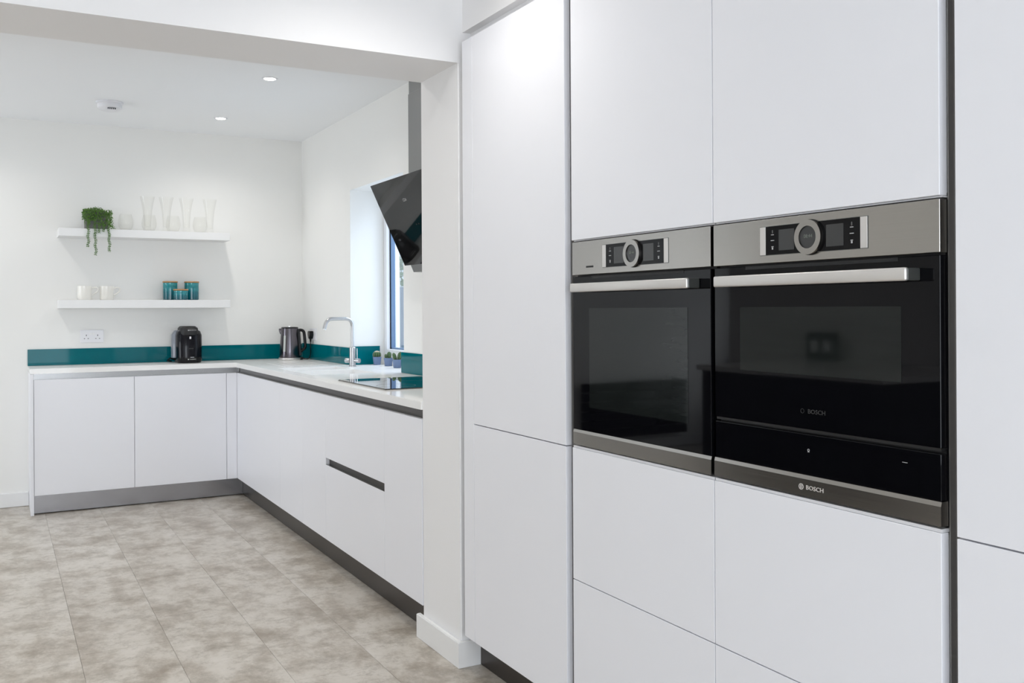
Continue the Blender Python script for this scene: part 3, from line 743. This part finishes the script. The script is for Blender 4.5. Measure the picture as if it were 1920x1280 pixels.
obj('alarm_cover', lathe(B(), 0.607, 6.165, [(0, zz - 0.014), (0.070, zz - 0.014), (0.069, zz - 0.036), (0.058, zz - 0.047), (0.020, zz - 0.052), (0, zz - 0.052)], 40), PLAS, t, smooth=True)
for k in range(5):
    bx('vent_slot', GASK, (0.590 + k * 0.010, 0.594 + k * 0.010, 6.098, 6.112, zz - 0.0505, zz - 0.0435), t)

# ------------------------------------------------------------------ shelves
SY = 6.740
bx('wall_shelf', SKIRT, (0.3555, 1.4370, SY, YB - 0.0005, 1.7575, 1.8090), bev=0.0012, label='upper white floating shelf with glassware', cat='shelf')
bx('wall_shelf', SKIRT, (0.3555, 1.4370, SY, YB - 0.0005, 1.2890, 1.3430), bev=0.0012, label='lower white floating shelf with mugs and teal jars', cat='shelf')
ZS1, ZS2 = 1.8092, 1.3432
# jars
def jar(x, y, r_, h, label):
    t = thing('storage_jar', (x, y, ZS2), label, 'jar', 'teal jars with wooden lids')
    z = ZS2; rb = r_ * 0.97
    prof = [(0, z + 0.0002), (rb * 0.93, z + 0.0002), (rb, z + 0.004), (rb, z + h * 0.62)]
    for k in range(3):
        zz = z + h * (0.62 + 0.035 * k); prof += [(rb, zz), (rb * 0.985, zz + h * 0.008), (rb, zz + h * 0.016)]
    prof += [(rb, z + h - 0.012), (rb * 0.96, z + h - 0.0105), (0, z + h - 0.0105)]
    obj('jar_body', lathe(B(), x, y, prof, 40), GLAZE, t, smooth=True)
    obj('wooden_lid', lathe(B(), x, y, [(0, z + h - 0.010), (r_ * 0.98, z + h - 0.010), (r_ * 1.03, z + h - 0.008), (r_ * 1.03, z + h - 0.002), (r_ * 1.0, z + h), (0, z + h)], 40), WOOD, t, smooth=True)
jar(1.056, 6.865, 0.049, 0.130, 'tall teal storage jar left of the other two, wooden lid')
jar(1.1985, 6.865, 0.049, 0.130, 'tall teal storage jar at the right with wooden lid')
jar(1.1135, 6.792, 0.0485, 0.0745, 'short teal storage jar standing in front between the tall ones')
# mugs
def mug(x, y, label):
    t = thing('mug', (x, y, ZS2), label, 'mug')
    z = ZS2; r_ = 0.0435; h = 0.0925
    prof = [(0, z + 0.0002), (r_ - 0.004, z + 0.0002), (r_, z + 0.005), (r_, z + h), (r_ - 0.0025, z + h), (r_ - 0.0028, z + 0.007), (0, z + 0.006)]
    obj('mug_body', lathe(B(), x, y, prof, 36), BONE, t, smooth=True)
    c = Vector((x, y, 0)); dx = Vector((0.99, -0.10, 0)).normalized()
    pts = []
    ctl = [(r_ - 0.001, 0.030), (r_ + 0.012, 0.040), (r_ + 0.034, 0.056), (r_ + 0.041, 0.072), (r_ + 0.030, 0.085), (r_ + 0.010, 0.083), (r_ - 0.001, 0.072)]
    for a, b_ in zip(ctl, ctl[1:]):
        for k in range(3):
            f = k / 3; pts.append(c + dx * (a[0] * (1 - f) + b_[0] * f) + Vector((0, 0, z + a[1] * (1 - f) + b_[1] * f)))
    pts.append(c + dx * ctl[-1][0] + Vector((0, 0, z + ctl[-1][1])))
    obj('handle', tube(B(), pts, 0.0042, 10), BONE, t, smooth=True)
mug(0.5130, 6.84, 'white bone china mug on the left end of the lower shelf')
mug(0.6480, 6.84, 'white bone china mug just right of another on the lower shelf')
# glassware
def pilsner(x, y, label):
    z = ZS1; h = 0.236
    prof = [(0, z + 0.0002), (0.028, z + 0.0002), (0.030, z + 0.003), (0.024, z + 0.010), (0.0225, z + 0.03), (0.0245, z + 0.08), (0.030, z + 0.14), (0.040, z + 0.20), (0.048, z + h), (0.0468, z + h), (0.0388, z + 0.20), (0.0286, z + 0.14), (0.0228, z + 0.08), (0.0205, z + 0.035), (0, z + 0.028)]
    return obj('beer_glass', lathe(B(), x, y, prof, 32), GLASS, None, smooth=True, label=label, cat='glass', group='tall clear glasses on the upper shelf')
for x, lb in ((0.904, 'tall flared clear glass nearest the trailing plant'), (1.025, 'tall flared clear glass, second along from the trailing plant'), (1.157, 'tall flared clear glass, third along from the trailing plant'), (1.314, 'tall flared clear glass at the right end of the upper shelf')):
    pilsner(x, 6.815, lb)
def tumbler(x, y, label):
    z = ZS1; h = 0.118
    prof = [(0, z + 0.0002), (0.026, z + 0.0002), (0.036, z + 0.012), (0.046, z + 0.035), (0.0495, z + 0.055), (0.046, z + 0.085), (0.037, z + h), (0.036, z + h), (0.0448, z + 0.085), (0.0483, z + 0.055), (0.0448, z + 0.036), (0.034, z + 0.015), (0, z + 0.006)]
    return obj('stemless_glass', lathe(B(), x, y, prof, 32), GLASS, None, smooth=True, label=label, cat='glass', group='round clear tumblers on the upper shelf')
for x, lb in ((0.775, 'round stemless clear glass standing nearest the trailing plant'), (0.925, 'round stemless clear glass behind the first tall glass'), (1.082, 'round stemless clear glass between the second and third tall glasses'), (1.262, 'round stemless clear glass beside the rightmost tall glass')):
    tumbler(x, 6.893, lb)

# trailing plant
t = thing('trailing_succulent', (0.588, 6.84, ZS1), 'trailing green succulent in a grey pot hanging over the upper shelf', 'plant')
bm = B(); w = 0.072
prism(bm, [(0.518, 6.772), (0.654, 6.772), (0.654, 6.908), (0.518, 6.908)], 'z', ZS1, ZS1 + 0.118, bev=0.004)
obj('pot', bm, POTG, t, smooth=False)
obj('soil', box(B(), 0.526, 0.646, 6.780, 6.900, ZS1 + 0.118, ZS1 + 0.121), SOIL, t)
def leaf(bm, c, s, dirv):
    d1 = Vector(dirv).normalized(); d2 = d1.orthogonal().normalized(); d3 = d1.cross(d2)
    tip = bm.verts.new(c + d1 * s * 1.15); bot = bm.verts.new(c - d1 * s * 0.6)
    ring = [bm.verts.new(c + d2 * s * 0.62), bm.verts.new(c + d3 * s * 0.42), bm.verts.new(c - d2 * s * 0.62), bm.verts.new(c - d3 * s * 0.42)]
    for i in range(4):
        bm.faces.new((ring[i], ring[(i + 1) % 4], tip)); bm.faces.new((ring[(i + 1) % 4], ring[i], bot))
bm = B()
for k in range(1500):
    u = random.random()
    if u < 0.35:   # top mound
        x = random.uniform(0.505, 0.668); y = random.uniform(6.76, 6.915); z = ZS1 + 0.118 + random.uniform(0, 0.030) * (1 - abs(x - 0.586) / 0.16)
        if x > 0.63: z -= 0.025
    else:          # hair falling over the front and sides of the pot
        side = random.random()
        zz = random.random() ** 1.3
        if side < 0.72:
            x = random.uniform(0.508, 0.676); y = 6.752 + random.uniform(-0.012, 0.014)
            lim = 0.02 if x > 0.60 else (0.055 if 0.545 < x < 0.585 else 0.03)
            z = ZS1 + 0.125 - zz * (0.125 - lim)
        elif side < 0.88: x = 0.667 + random.uniform(-0.01, 0.016); y = random.uniform(6.76, 6.9); z = ZS1 + 0.118 - zz * 0.11
        else: x = 0.508 + random.uniform(-0.006, 0.01); y = random.uniform(6.76, 6.9); z = ZS1 + 0.118 - zz * 0.05
    leaf(bm, Vector((x, y, z)), random.uniform(0.0050, 0.0074), [random.uniform(-1, 1), random.uniform(-1, 0.4), random.uniform(-0.7, 0.9)])
obj('foliage', bm, LEAF, t, kind='stuff')
# strands: (x, start z, end z)
for x0, x1, z0, z1 in ((0.530, 0.5285, ZS1 + 0.06, 1.688), (0.568, 0.574, ZS1 + 0.06, 1.636), (0.652, 0.657, ZS1 + 0.04, 1.660), (0.592, 0.597, ZS1 + 0.03, 1.783), (0.618, 0.622, ZS1 + 0.03, 1.790), (0.664, 0.684, ZS1 + 0.03, 1.812)):
    bm = B(); y = 6.730; n = max(6, int((z0 - z1) / 0.0048))
    tube(bm, [(x0, y + 0.006, z0), ((x0 + x1) / 2, y, (z0 + z1) / 2), (x1, y, z1 + 0.004)], 0.0012, 5)
    for k in range(n):
        f = k / (n - 1); c = Vector((x0 + (x1 - x0) * f + 0.003 * math.sin(k * 0.5), y, z0 + (z1 - z0) * f))
        for q in range(3):
            a = k * 1.3 + q * 2.1; dv_ = Vector((math.cos(a), math.sin(a) * 0.7, random.uniform(-0.2, 0.5)))
            leaf(bm, c + dv_ * 0.0055, random.uniform(0.0045, 0.0062), dv_)
    obj('trailing_stem', bm, LEAF, t)

# ------------------------------------------------------------------ sockets
t = thing('double_socket', (0.565, YB, 1.058), 'white double plug socket on the wall under the lower shelf', 'socket')
sx0, sx1, sz0, sz1 = 0.4935, 0.6385, 1.0580, 1.1440
pt = bx('socket_plate', PLAS, (sx0, sx1, YB - 0.009, YB - 0.0003, sz0, sz1), t, bev=0.0025, seg=2)
for cx in (0.531, 0.601):
    bx('pin_hole', MBLK, (cx - 0.002, cx + 0.002, YB - 0.0096, YB - 0.0088, 1.102, 1.112), pt)
    for s in (-1, 1): bx('pin_hole', MBLK, (cx + s * 0.0115 - 0.0035, cx + s * 0.0115 + 0.0035, YB - 0.0096, YB - 0.0088, 1.0835, 1.0875), pt)
for s in (-1, 1): bx('rocker_switch', SKIRT, (0.566 + s * 0.008 - 0.006, 0.566 + s * 0.008 + 0.006, YB - 0.012, YB - 0.009, 1.108, 1.124), pt, bev=0.0008)
t = thing('wall_socket', (XW, 6.67, 1.055), 'white wall socket beside the kettle holding a black plug', 'socket')
bx('socket_plate', PLAS, (XW - 0.009, XW - 0.0003, 6.600, 6.746, 1.052, 1.138), t, bev=0.0025, seg=2)
bx('rocker_switch', SKIRT, (XW - 0.012, XW - 0.009, 6.615, 6.627, 1.108, 1.124), t, bev=0.0008)
# kettle
KX, KY = 1.850, 6.725
t = thing('kettle', (KX, KY, ZW), 'graphite steel jug kettle with black handle in the worktop corner', 'kettle')
rd = Vector((0.90, -0.436, 0)).normalized()      # handle direction
z = ZW
obj('power_base', lathe(B(), KX, KY, [(0, z + 0.0004), (0.077, z + 0.0004), (0.079, z + 0.004), (0.079, z + 0.013), (0.0775, z + 0.017), (0, z + 0.017)], 40), SATIN, t, smooth=True)
body = obj('kettle_body', lathe(B(), KX, KY, [(0, z + 0.0172), (0.0735, z + 0.0172), (0.0745, z + 0.022), (0.071, z + 0.08), (0.066, z + 0.15), (0.0605, z + 0.222), (0.0600, z + 0.226), (0, z + 0.226)], 48), KETB, t, smooth=True)
obj('lid', lathe(B(), KX, KY, [(0.0604, z + 0.2262), (0.0600, z + 0.232), (0.055, z + 0.236), (0.0, z + 0.237)], 40), BPLA, t, smooth=True)
obj('lid_button', lathe(B(), KX, KY, [(0.013, z + 0.2365), (0.013, z + 0.243), (0.011, z + 0.245), (0, z + 0.245)], 24), CHROME, t, smooth=True)
cc = Vector((KX, KY, 0))
sp = tube(B(), [cc - rd * 0.055 + Vector((0, 0, z + 0.190)), cc - rd * 0.066 + Vector((0, 0, z + 0.212)), cc - rd * 0.073 + Vector((0, 0, z + 0.224))], [0.014, 0.012, 0.006], 10)
obj('spout', sp, KETB, t, smooth=True)
# handle block against the body
def vert_strip(rad_in, rad_out, wid, z0, z1):
    bm = B(); tt = Vector((-rd.y, rd.x, 0))
    vs_ = []
    for zz, ri in ((z0, rad_in[0]), (z1, rad_in[1])):
        ro = rad_out[0] if zz == z0 else rad_out[1]
        for s in (-1, 1):
            vs_.append(bm.verts.new(cc + rd * ri + tt * s * wid + Vector((0, 0, zz)))); vs_.append(bm.verts.new(cc + rd * ro + tt * s * wid + Vector((0, 0, zz))))
    bmesh.ops.convex_hull(bm, input=vs_)
    bmesh.ops.bevel(bm, geom=list(bm.edges), offset=0.004, segments=2, affect='EDGES')
    return bm
obj('handle_mount', vert_strip((0.058, 0.048), (0.083, 0.072), 0.020, z + 0.03, z + 0.222), BPLA, t, smooth=True)
P = lambda r_, zz: cc + rd * r_ + Vector((0, 0, z + zz))
pts = [P(0.066, 0.214)] + arc(P(0.06, 0.214), P(0.100, 0.214), P(0.110, 0.10), 0.026) + [P(0.107, 0.14)] + arc(P(0.106, 0.15), P(0.112, 0.085), P(0.076, 0.062), 0.020) + [P(0.075, 0.060)]
hd = obj('handle', tube(B(), pts, 0.0105, 12), BPLA, t, smooth=True)
pts = [P(0.080, 0.2235)] + arc(P(0.08, 0.2235), P(0.108, 0.2235), P(0.119, 0.10), 0.028) + [P(0.1160, 0.135), P(0.1170, 0.108)]
obj('handle_trim', tube(B(), pts, 0.0058, 10), CHROME, hd, smooth=True)
# water gauge faces the camera, left of centre
gd = (-(cc.normalized()) * 0.86 - rd * 0.50).normalized(); gt = Vector((-gd.y, gd.x, 0))
bm = B(); vs_ = []
for zz, rr in ((z + 0.062, 0.0722), (z + 0.176, 0.0645)):
    for s in (-1, 1):
        for q in (0.0, 0.0022): vs_.append(bm.verts.new(cc + gd * (rr + q - 0.001) + gt * s * 0.0085 + Vector((0, 0, zz))))
bmesh.ops.convex_hull(bm, input=vs_); bmesh.ops.bevel(bm, geom=list(bm.edges), offset=0.0008, segments=1, affect='EDGES')
obj('water_gauge', bm, WATER, t)
bm = B(); tube(bm, [P(0.070, 0.012), P(0.092, 0.012)], 0.011, 10); obj('cord_outlet', bm, BPLA, t, smooth=True)
# plug and cable
bm = B(); prism(bm, [(6.652, 1.118), (6.702, 1.118), (6.706, 1.092), (6.688, 1.062), (6.666, 1.062), (6.648, 1.092)], 'x', XW - 0.038, XW - 0.0095, bev=0.003)
obj('plug_body', bm, BPLA, t, smooth=True)
e = P(0.090, 0.012)
cp_ = [Vector((XW - 0.024, 6.677, 1.064)), Vector((XW - 0.024, 6.677, 1.035)), Vector((XW - 0.025, 6.674, 1.000)), Vector((XW - 0.027, 6.666, 0.965)), Vector((XW - 0.034, 6.660, 0.935)), Vector((XW - 0.050, 6.662, 0.9185)), e]
def cr(P0, P1, P2, P3, f):
    return 0.5 * ((2 * P1) + (-P0 + P2) * f + (2 * P0 - 5 * P1 + 4 * P2 - P3) * f * f + (-P0 + 3 * P1 - 3 * P2 + P3) * f ** 3)
sm = []
for i in range(len(cp_) - 1):
    a0 = cp_[max(i - 1, 0)]; a3 = cp_[min(i + 2, len(cp_) - 1)]
    for k in range(6): sm.append(cr(a0, cp_[i], cp_[i + 1], a3, k / 6))
sm.append(cp_[-1])
obj('cord', tube(B(), sm, 0.0033, 8), BPLA, t, smooth=True)
obj('cord_grip', tube(B(), [(XW - 0.024, 6.677, 1.066), (XW - 0.024, 6.677, 1.040)], [0.008, 0.0045], 10), BPLA, t, smooth=True)

# ------------------------------------------------------------------ coffee machine
KX2, KY2 = 1.152, 6.795
t = thing('coffee_machine', (KX2, KY2, ZW), 'rounded black capsule coffee machine on the back worktop', 'coffee machine')
def rrect(x, y, wx, wy, r_, n=5):
    pts = []
    for cx, cy, a0 in ((x + wx - r_, y + wy - r_, 0), (x - wx + r_, y + wy - r_, PI / 2), (x - wx + r_, y - wy + r_, PI), (x + wx - r_, y - wy + r_, 1.5 * PI)):
        for k in range(n + 1):
            a = a0 + PI / 2 * k / n; pts.append((cx + r_ * math.cos(a), cy + r_ * math.sin(a)))
    return pts
def loft(bm, secs):
    rings = [[bm.verts.new((px_, py_, zz)) for px_, py_ in rrect(*a)] for a, zz in secs]
    for r0, r1 in zip(rings, rings[1:]):
        n = len(r0)
        for i in range(n): bm.faces.new((r0[i], r0[(i + 1) % n], r1[(i + 1) % n], r1[i]))
    bm.faces.new(rings[0][::-1]); bm.faces.new(rings[-1])
    bmesh.ops.recalc_face_normals(bm, faces=bm.faces)
    return bm
x, y = KX2 + 0.008, KY2
obj('base', loft(B(), [((x, y, 0.074, 0.105, 0.055), z + 0.0005), ((x, y, 0.083, 0.112, 0.06), z + 0.018), ((x, y, 0.083, 0.112, 0.06), z + 0.040)]), BPLA, t, smooth=True)
obj('front_shell', loft(B(), [((x, y, 0.083, 0.108, 0.06), z + 0.0405), ((x, y, 0.084, 0.106, 0.06), z + 0.10), ((x, y, 0.083, 0.104, 0.06), z + 0.19), ((x, y + 0.004, 0.076, 0.096, 0.058), z + 0.214), ((x, y + 0.01, 0.060, 0.080, 0.05), z + 0.226)]), BLKF, t, smooth=True)
bxm = loft(B(), [((x - 0.002, y - 0.012, 0.058, 0.100, 0.045), z + 0.190), ((x - 0.002, y - 0.012, 0.060, 0.104, 0.045), z + 0.205), ((x - 0.002, y - 0.006, 0.057, 0.098, 0.045), z + 0.238), ((x - 0.002, y, 0.044, 0.085, 0.04), z + 0.250)])
lid = obj('lid', bxm, MBLK, t, smooth=True)
obj('water_tank', loft(B(), [((x - 0.062, y + 0.045, 0.040, 0.055, 0.035), z + 0.035), ((x - 0.062, y + 0.045, 0.042, 0.058, 0.037), z + 0.19), ((x - 0.052, y + 0.045, 0.030, 0.050, 0.028), z + 0.222)]), TANK, t, smooth=True)
obj('cord_stub', tube(B(), [(x - 0.07, y + 0.06, z + 0.018), (x - 0.11, y + 0.06, z + 0.030), (x - 0.12, y + 0.10, z + 0.012), (x - 0.09, y + 0.13, z + 0.006)], 0.0055, 8), BPLA, t, smooth=True)
yf = y - 0.1045
bx('service_tag', PLAS, (x - 0.008, x + 0.003, yf - 0.0028, yf - 0.0005, z + 0.165, z + 0.181), t)
for k in range(3): bx('status_light', PRINT, (x + 0.056, x + 0.058, y - 0.0935, y - 0.088, z + 0.130 + k * 0.011, z + 0.132 + k * 0.011), t)
text('lettering', 'BOSCH', 0.0125, (x + 0.012, y - 0.117, z + 0.224), '-y', PRINT, lid, xs=1.1)
obj('round_emblem', tube(B(), [(x - 0.016, y - 0.1185, z + 0.224), (x - 0.016, y - 0.1165, z + 0.224)], 0.0045, 14), PRINT, lid)
text('lettering', 'TASSIMO', 0.0105, (x + 0.012, y - 0.1135, z + 0.026), '-y', PRINT, t)
bx('square_emblem', PRINT, (x - 0.020, x - 0.013, y - 0.1135, y - 0.112, z + 0.0225, z + 0.0300), t)
bx('drip_slot', MBLK, (x - 0.012, x + 0.018, yf - 0.003, yf - 0.0015, z + 0.096, z + 0.103), t)
bx('base_highlight_rim', CHROME, (x - 0.004, x + 0.020, y - 0.1135, y - 0.112, z + 0.0395, z + 0.041), t)

# ------------------------------------------------------------------ cacti
def pot(x, y, t):
    prof = [(0, z + 0.0004), (0.0215, z + 0.0004), (0.023, z + 0.002), (0.0285, z + 0.052), (0.0262, z + 0.052), (0.025, z + 0.046), (0, z + 0.045)]
    obj('pot', lathe(B(), x, y, prof, 28), POTB, t, smooth=True)
    obj('soil', lathe(B(), x, y, [(0, z + 0.0455), (0.0245, z + 0.0455), (0.0245, z + 0.0475), (0, z + 0.049)], 20), SOIL, t, smooth=True)
def ribbed(bm, c, h, r_, ribs=9, lean=(0, 0), top=1.0):
    n = ribs * 4; rings = []
    m_ = 9
    for k in range(m_ + 1):
        f = k / m_; zz = h * f; rr = r_ * (math.sin(PI * min(1, (0.25 + 0.75 * f) if top else f)) ** 0.5 if f < 1 else 0.0)
        rr = r_ * math.sqrt(max(0.0, 1 - abs((f - 0.45) / 0.56) ** 2.6)) if 0 < f < 1 else (r_ * 0.6 if f == 0 else 0)
        cx = c[0] + lean[0] * f; cy = c[1] + lean[1] * f
        if rr < 1e-5: rings.append([bm.verts.new((cx, cy, c[2] + zz))])
        else: rings.append([bm.verts.new((cx + rr * (1 + 0.13 * math.cos(ribs * 2 * PI * i / n)) * math.cos(2 * PI * i / n), cy + rr * (1 + 0.13 * math.cos(ribs * 2 * PI * i / n)) * math.sin(2 * PI * i / n), c[2] + zz)) for i in range(n)])
    for a, b_ in zip(rings, rings[1:]):
        for i in range(n):
            j = (i + 1) % n
            if len(b_) == 1: bm.faces.new((a[i], a[j], b_[0]))
            else: bm.faces.new((a[i], a[j], b_[j], b_[i]))
    bmesh.ops.recalc_face_normals(bm, faces=bm.faces)
def spines(bm, c, h, r_, ribs, lean=(0, 0), s=0.0030, wool=0, kmax=6):
    for q in range(ribs):
        a = 2 * PI * q / ribs
        for k in range(1, kmax):
            f = k / kmax; rr = r_ * math.sqrt(max(0.0, 1 - abs((f - 0.45) / 0.56) ** 2.6)) * 1.15
            p = Vector((c[0] + lean[0] * f + rr * math.cos(a), c[1] + lean[1] * f + rr * math.sin(a), c[2] + h * f))
            for e_ in range(3):
                dd = Vector((math.cos(a) + random.uniform(-.8, .8), math.sin(a) + random.uniform(-.8, .8), random.uniform(-.6, .8))).normalized()
                o_ = dd.orthogonal().normalized() * 0.0006
                bm.faces.new([bm.verts.new(p + o_), bm.verts.new(p - o_), bm.verts.new(p + dd * s)])
            bm2 = p
            for sgn in (1,):
                vs_ = [bm.verts.new(p + Vector(v_) * 0.0011) for v_ in ((1, 0, 0), (-1, 0, 0), (0, 1, 0), (0, -1, 0), (0, 0, 1), (0, 0, -1))]
                for a_, b_, c_ in ((0, 2, 4), (2, 1, 4), (1, 3, 4), (3, 0, 4), (2, 0, 5), (1, 2, 5), (3, 1, 5), (0, 3, 5)): bm.faces.new((vs_[a_], vs_[b_], vs_[c_]))
    for k in range(wool):
        a = random.uniform(0, 2 * PI); rr = random.uniform(0, r_ * 0.62)
        p = Vector((c[0] + rr * math.cos(a), c[1] + rr * math.sin(a), c[2] + h * (1.0 - 0.28 * (rr / r_) ** 2)))
        dd = Vector((random.uniform(-1, 1), random.uniform(-1, 1), random.uniform(0.2, 1))).normalized(); o_ = dd.orthogonal().normalized() * 0.0016
        bm.faces.new([bm.verts.new(p + o_), bm.verts.new(p - o_), bm.verts.new(p + dd * 0.0055)])
zz = ZW + 0.047
def cactus(x, y, label, stems, wool=0):
    t = thing('potted_cactus', (x, y, ZW), label, 'cactus', 'small cacti in slate blue pots')
    pot(x, y, t)
    for (dx, dy, h, r_, ribs, lean) in stems:
        bm = B(); ribbed(bm, (x + dx, y + dy, zz), h, r_, ribs, lean); st_ = obj('stem', bm, CACT, t, smooth=True)
        bm = B(); spines(bm, (x + dx, y + dy, zz), h, r_, ribs, lean, wool=wool); obj('spines', bm, SPINE, st_, kind='stuff')
cactus(2.164, 5.795, 'small round cactus with a white woolly crown, leftmost of the three in blue pots', [(0, 0, 0.040, 0.0235, 12, (0, 0))], wool=620)
cactus(2.174, 5.620, 'small upright oval cactus, the middle of the three in blue pots', [(0.004, 0, 0.044, 0.0140, 8, (0.003, 0)), (-0.012, 0.004, 0.030, 0.0095, 7, (-0.003, 0))])
cactus(2.150, 5.410, 'small cactus with two splayed ribbed stems, rightmost of the three in blue pots', [(0.008, -0.008, 0.052, 0.0125, 8, (0.008, -0.005)), (-0.009, 0.006, 0.046, 0.0115, 8, (-0.010, 0.005))])

# ------------------------------------------------------------------ opposite side of the room (seen mirrored in the oven glass)
t = thing('side_counter', (-1.5, 3.95, 0), 'dark base unit with white worktop against the left wall, out of frame', 'counter')
bx('cabinet_body', BLKF, (XL + 0.001, -1.03, 3.27, 4.66, 0.1, 0.88), t)
bx('kick_board', PLIN_LIT, (XL + 0.001, -1.08, 3.30, 4.63, 0.001, 0.1), t)
bx('counter_top', TOP, (XL + 0.001, -1.0, 3.25, 4.68, 0.8805, ZW), t, bev=0.002)
t = thing('photo_stand', (-1.90, 4.5, ZW), 'black desk frame with two pale cards on the side counter, out of frame', 'frame')
tf = bx('frame_body', BPLA, (-1.925, -1.905, 4.37, 4.64, ZW + 0.001, ZW + 0.19), t, bev=0.004)
for a in (4.42, 4.53): bx('card', PLAS, (-1.905, -1.9035, a, a + 0.065, ZW + 0.06, ZW + 0.14), t)
t = thing('radiator', (-2.12, YB - 0.05, 0.12), 'horizontal bar radiator on the back wall, out of frame to the left', 'radiator')
for k in range(6): bx('radiator_bar', BLKF, (-2.72, -1.57, YB - 0.075, YB - 0.045, 0.13 + k * 0.082, 0.13 + k * 0.082 + 0.076), t, bev=0.004)
for xx in (-2.6, -1.72): bx('bracket', BLKF, (xx, xx + 0.05, YB - 0.045, YB - 0.0185, 0.13, 0.6), t)
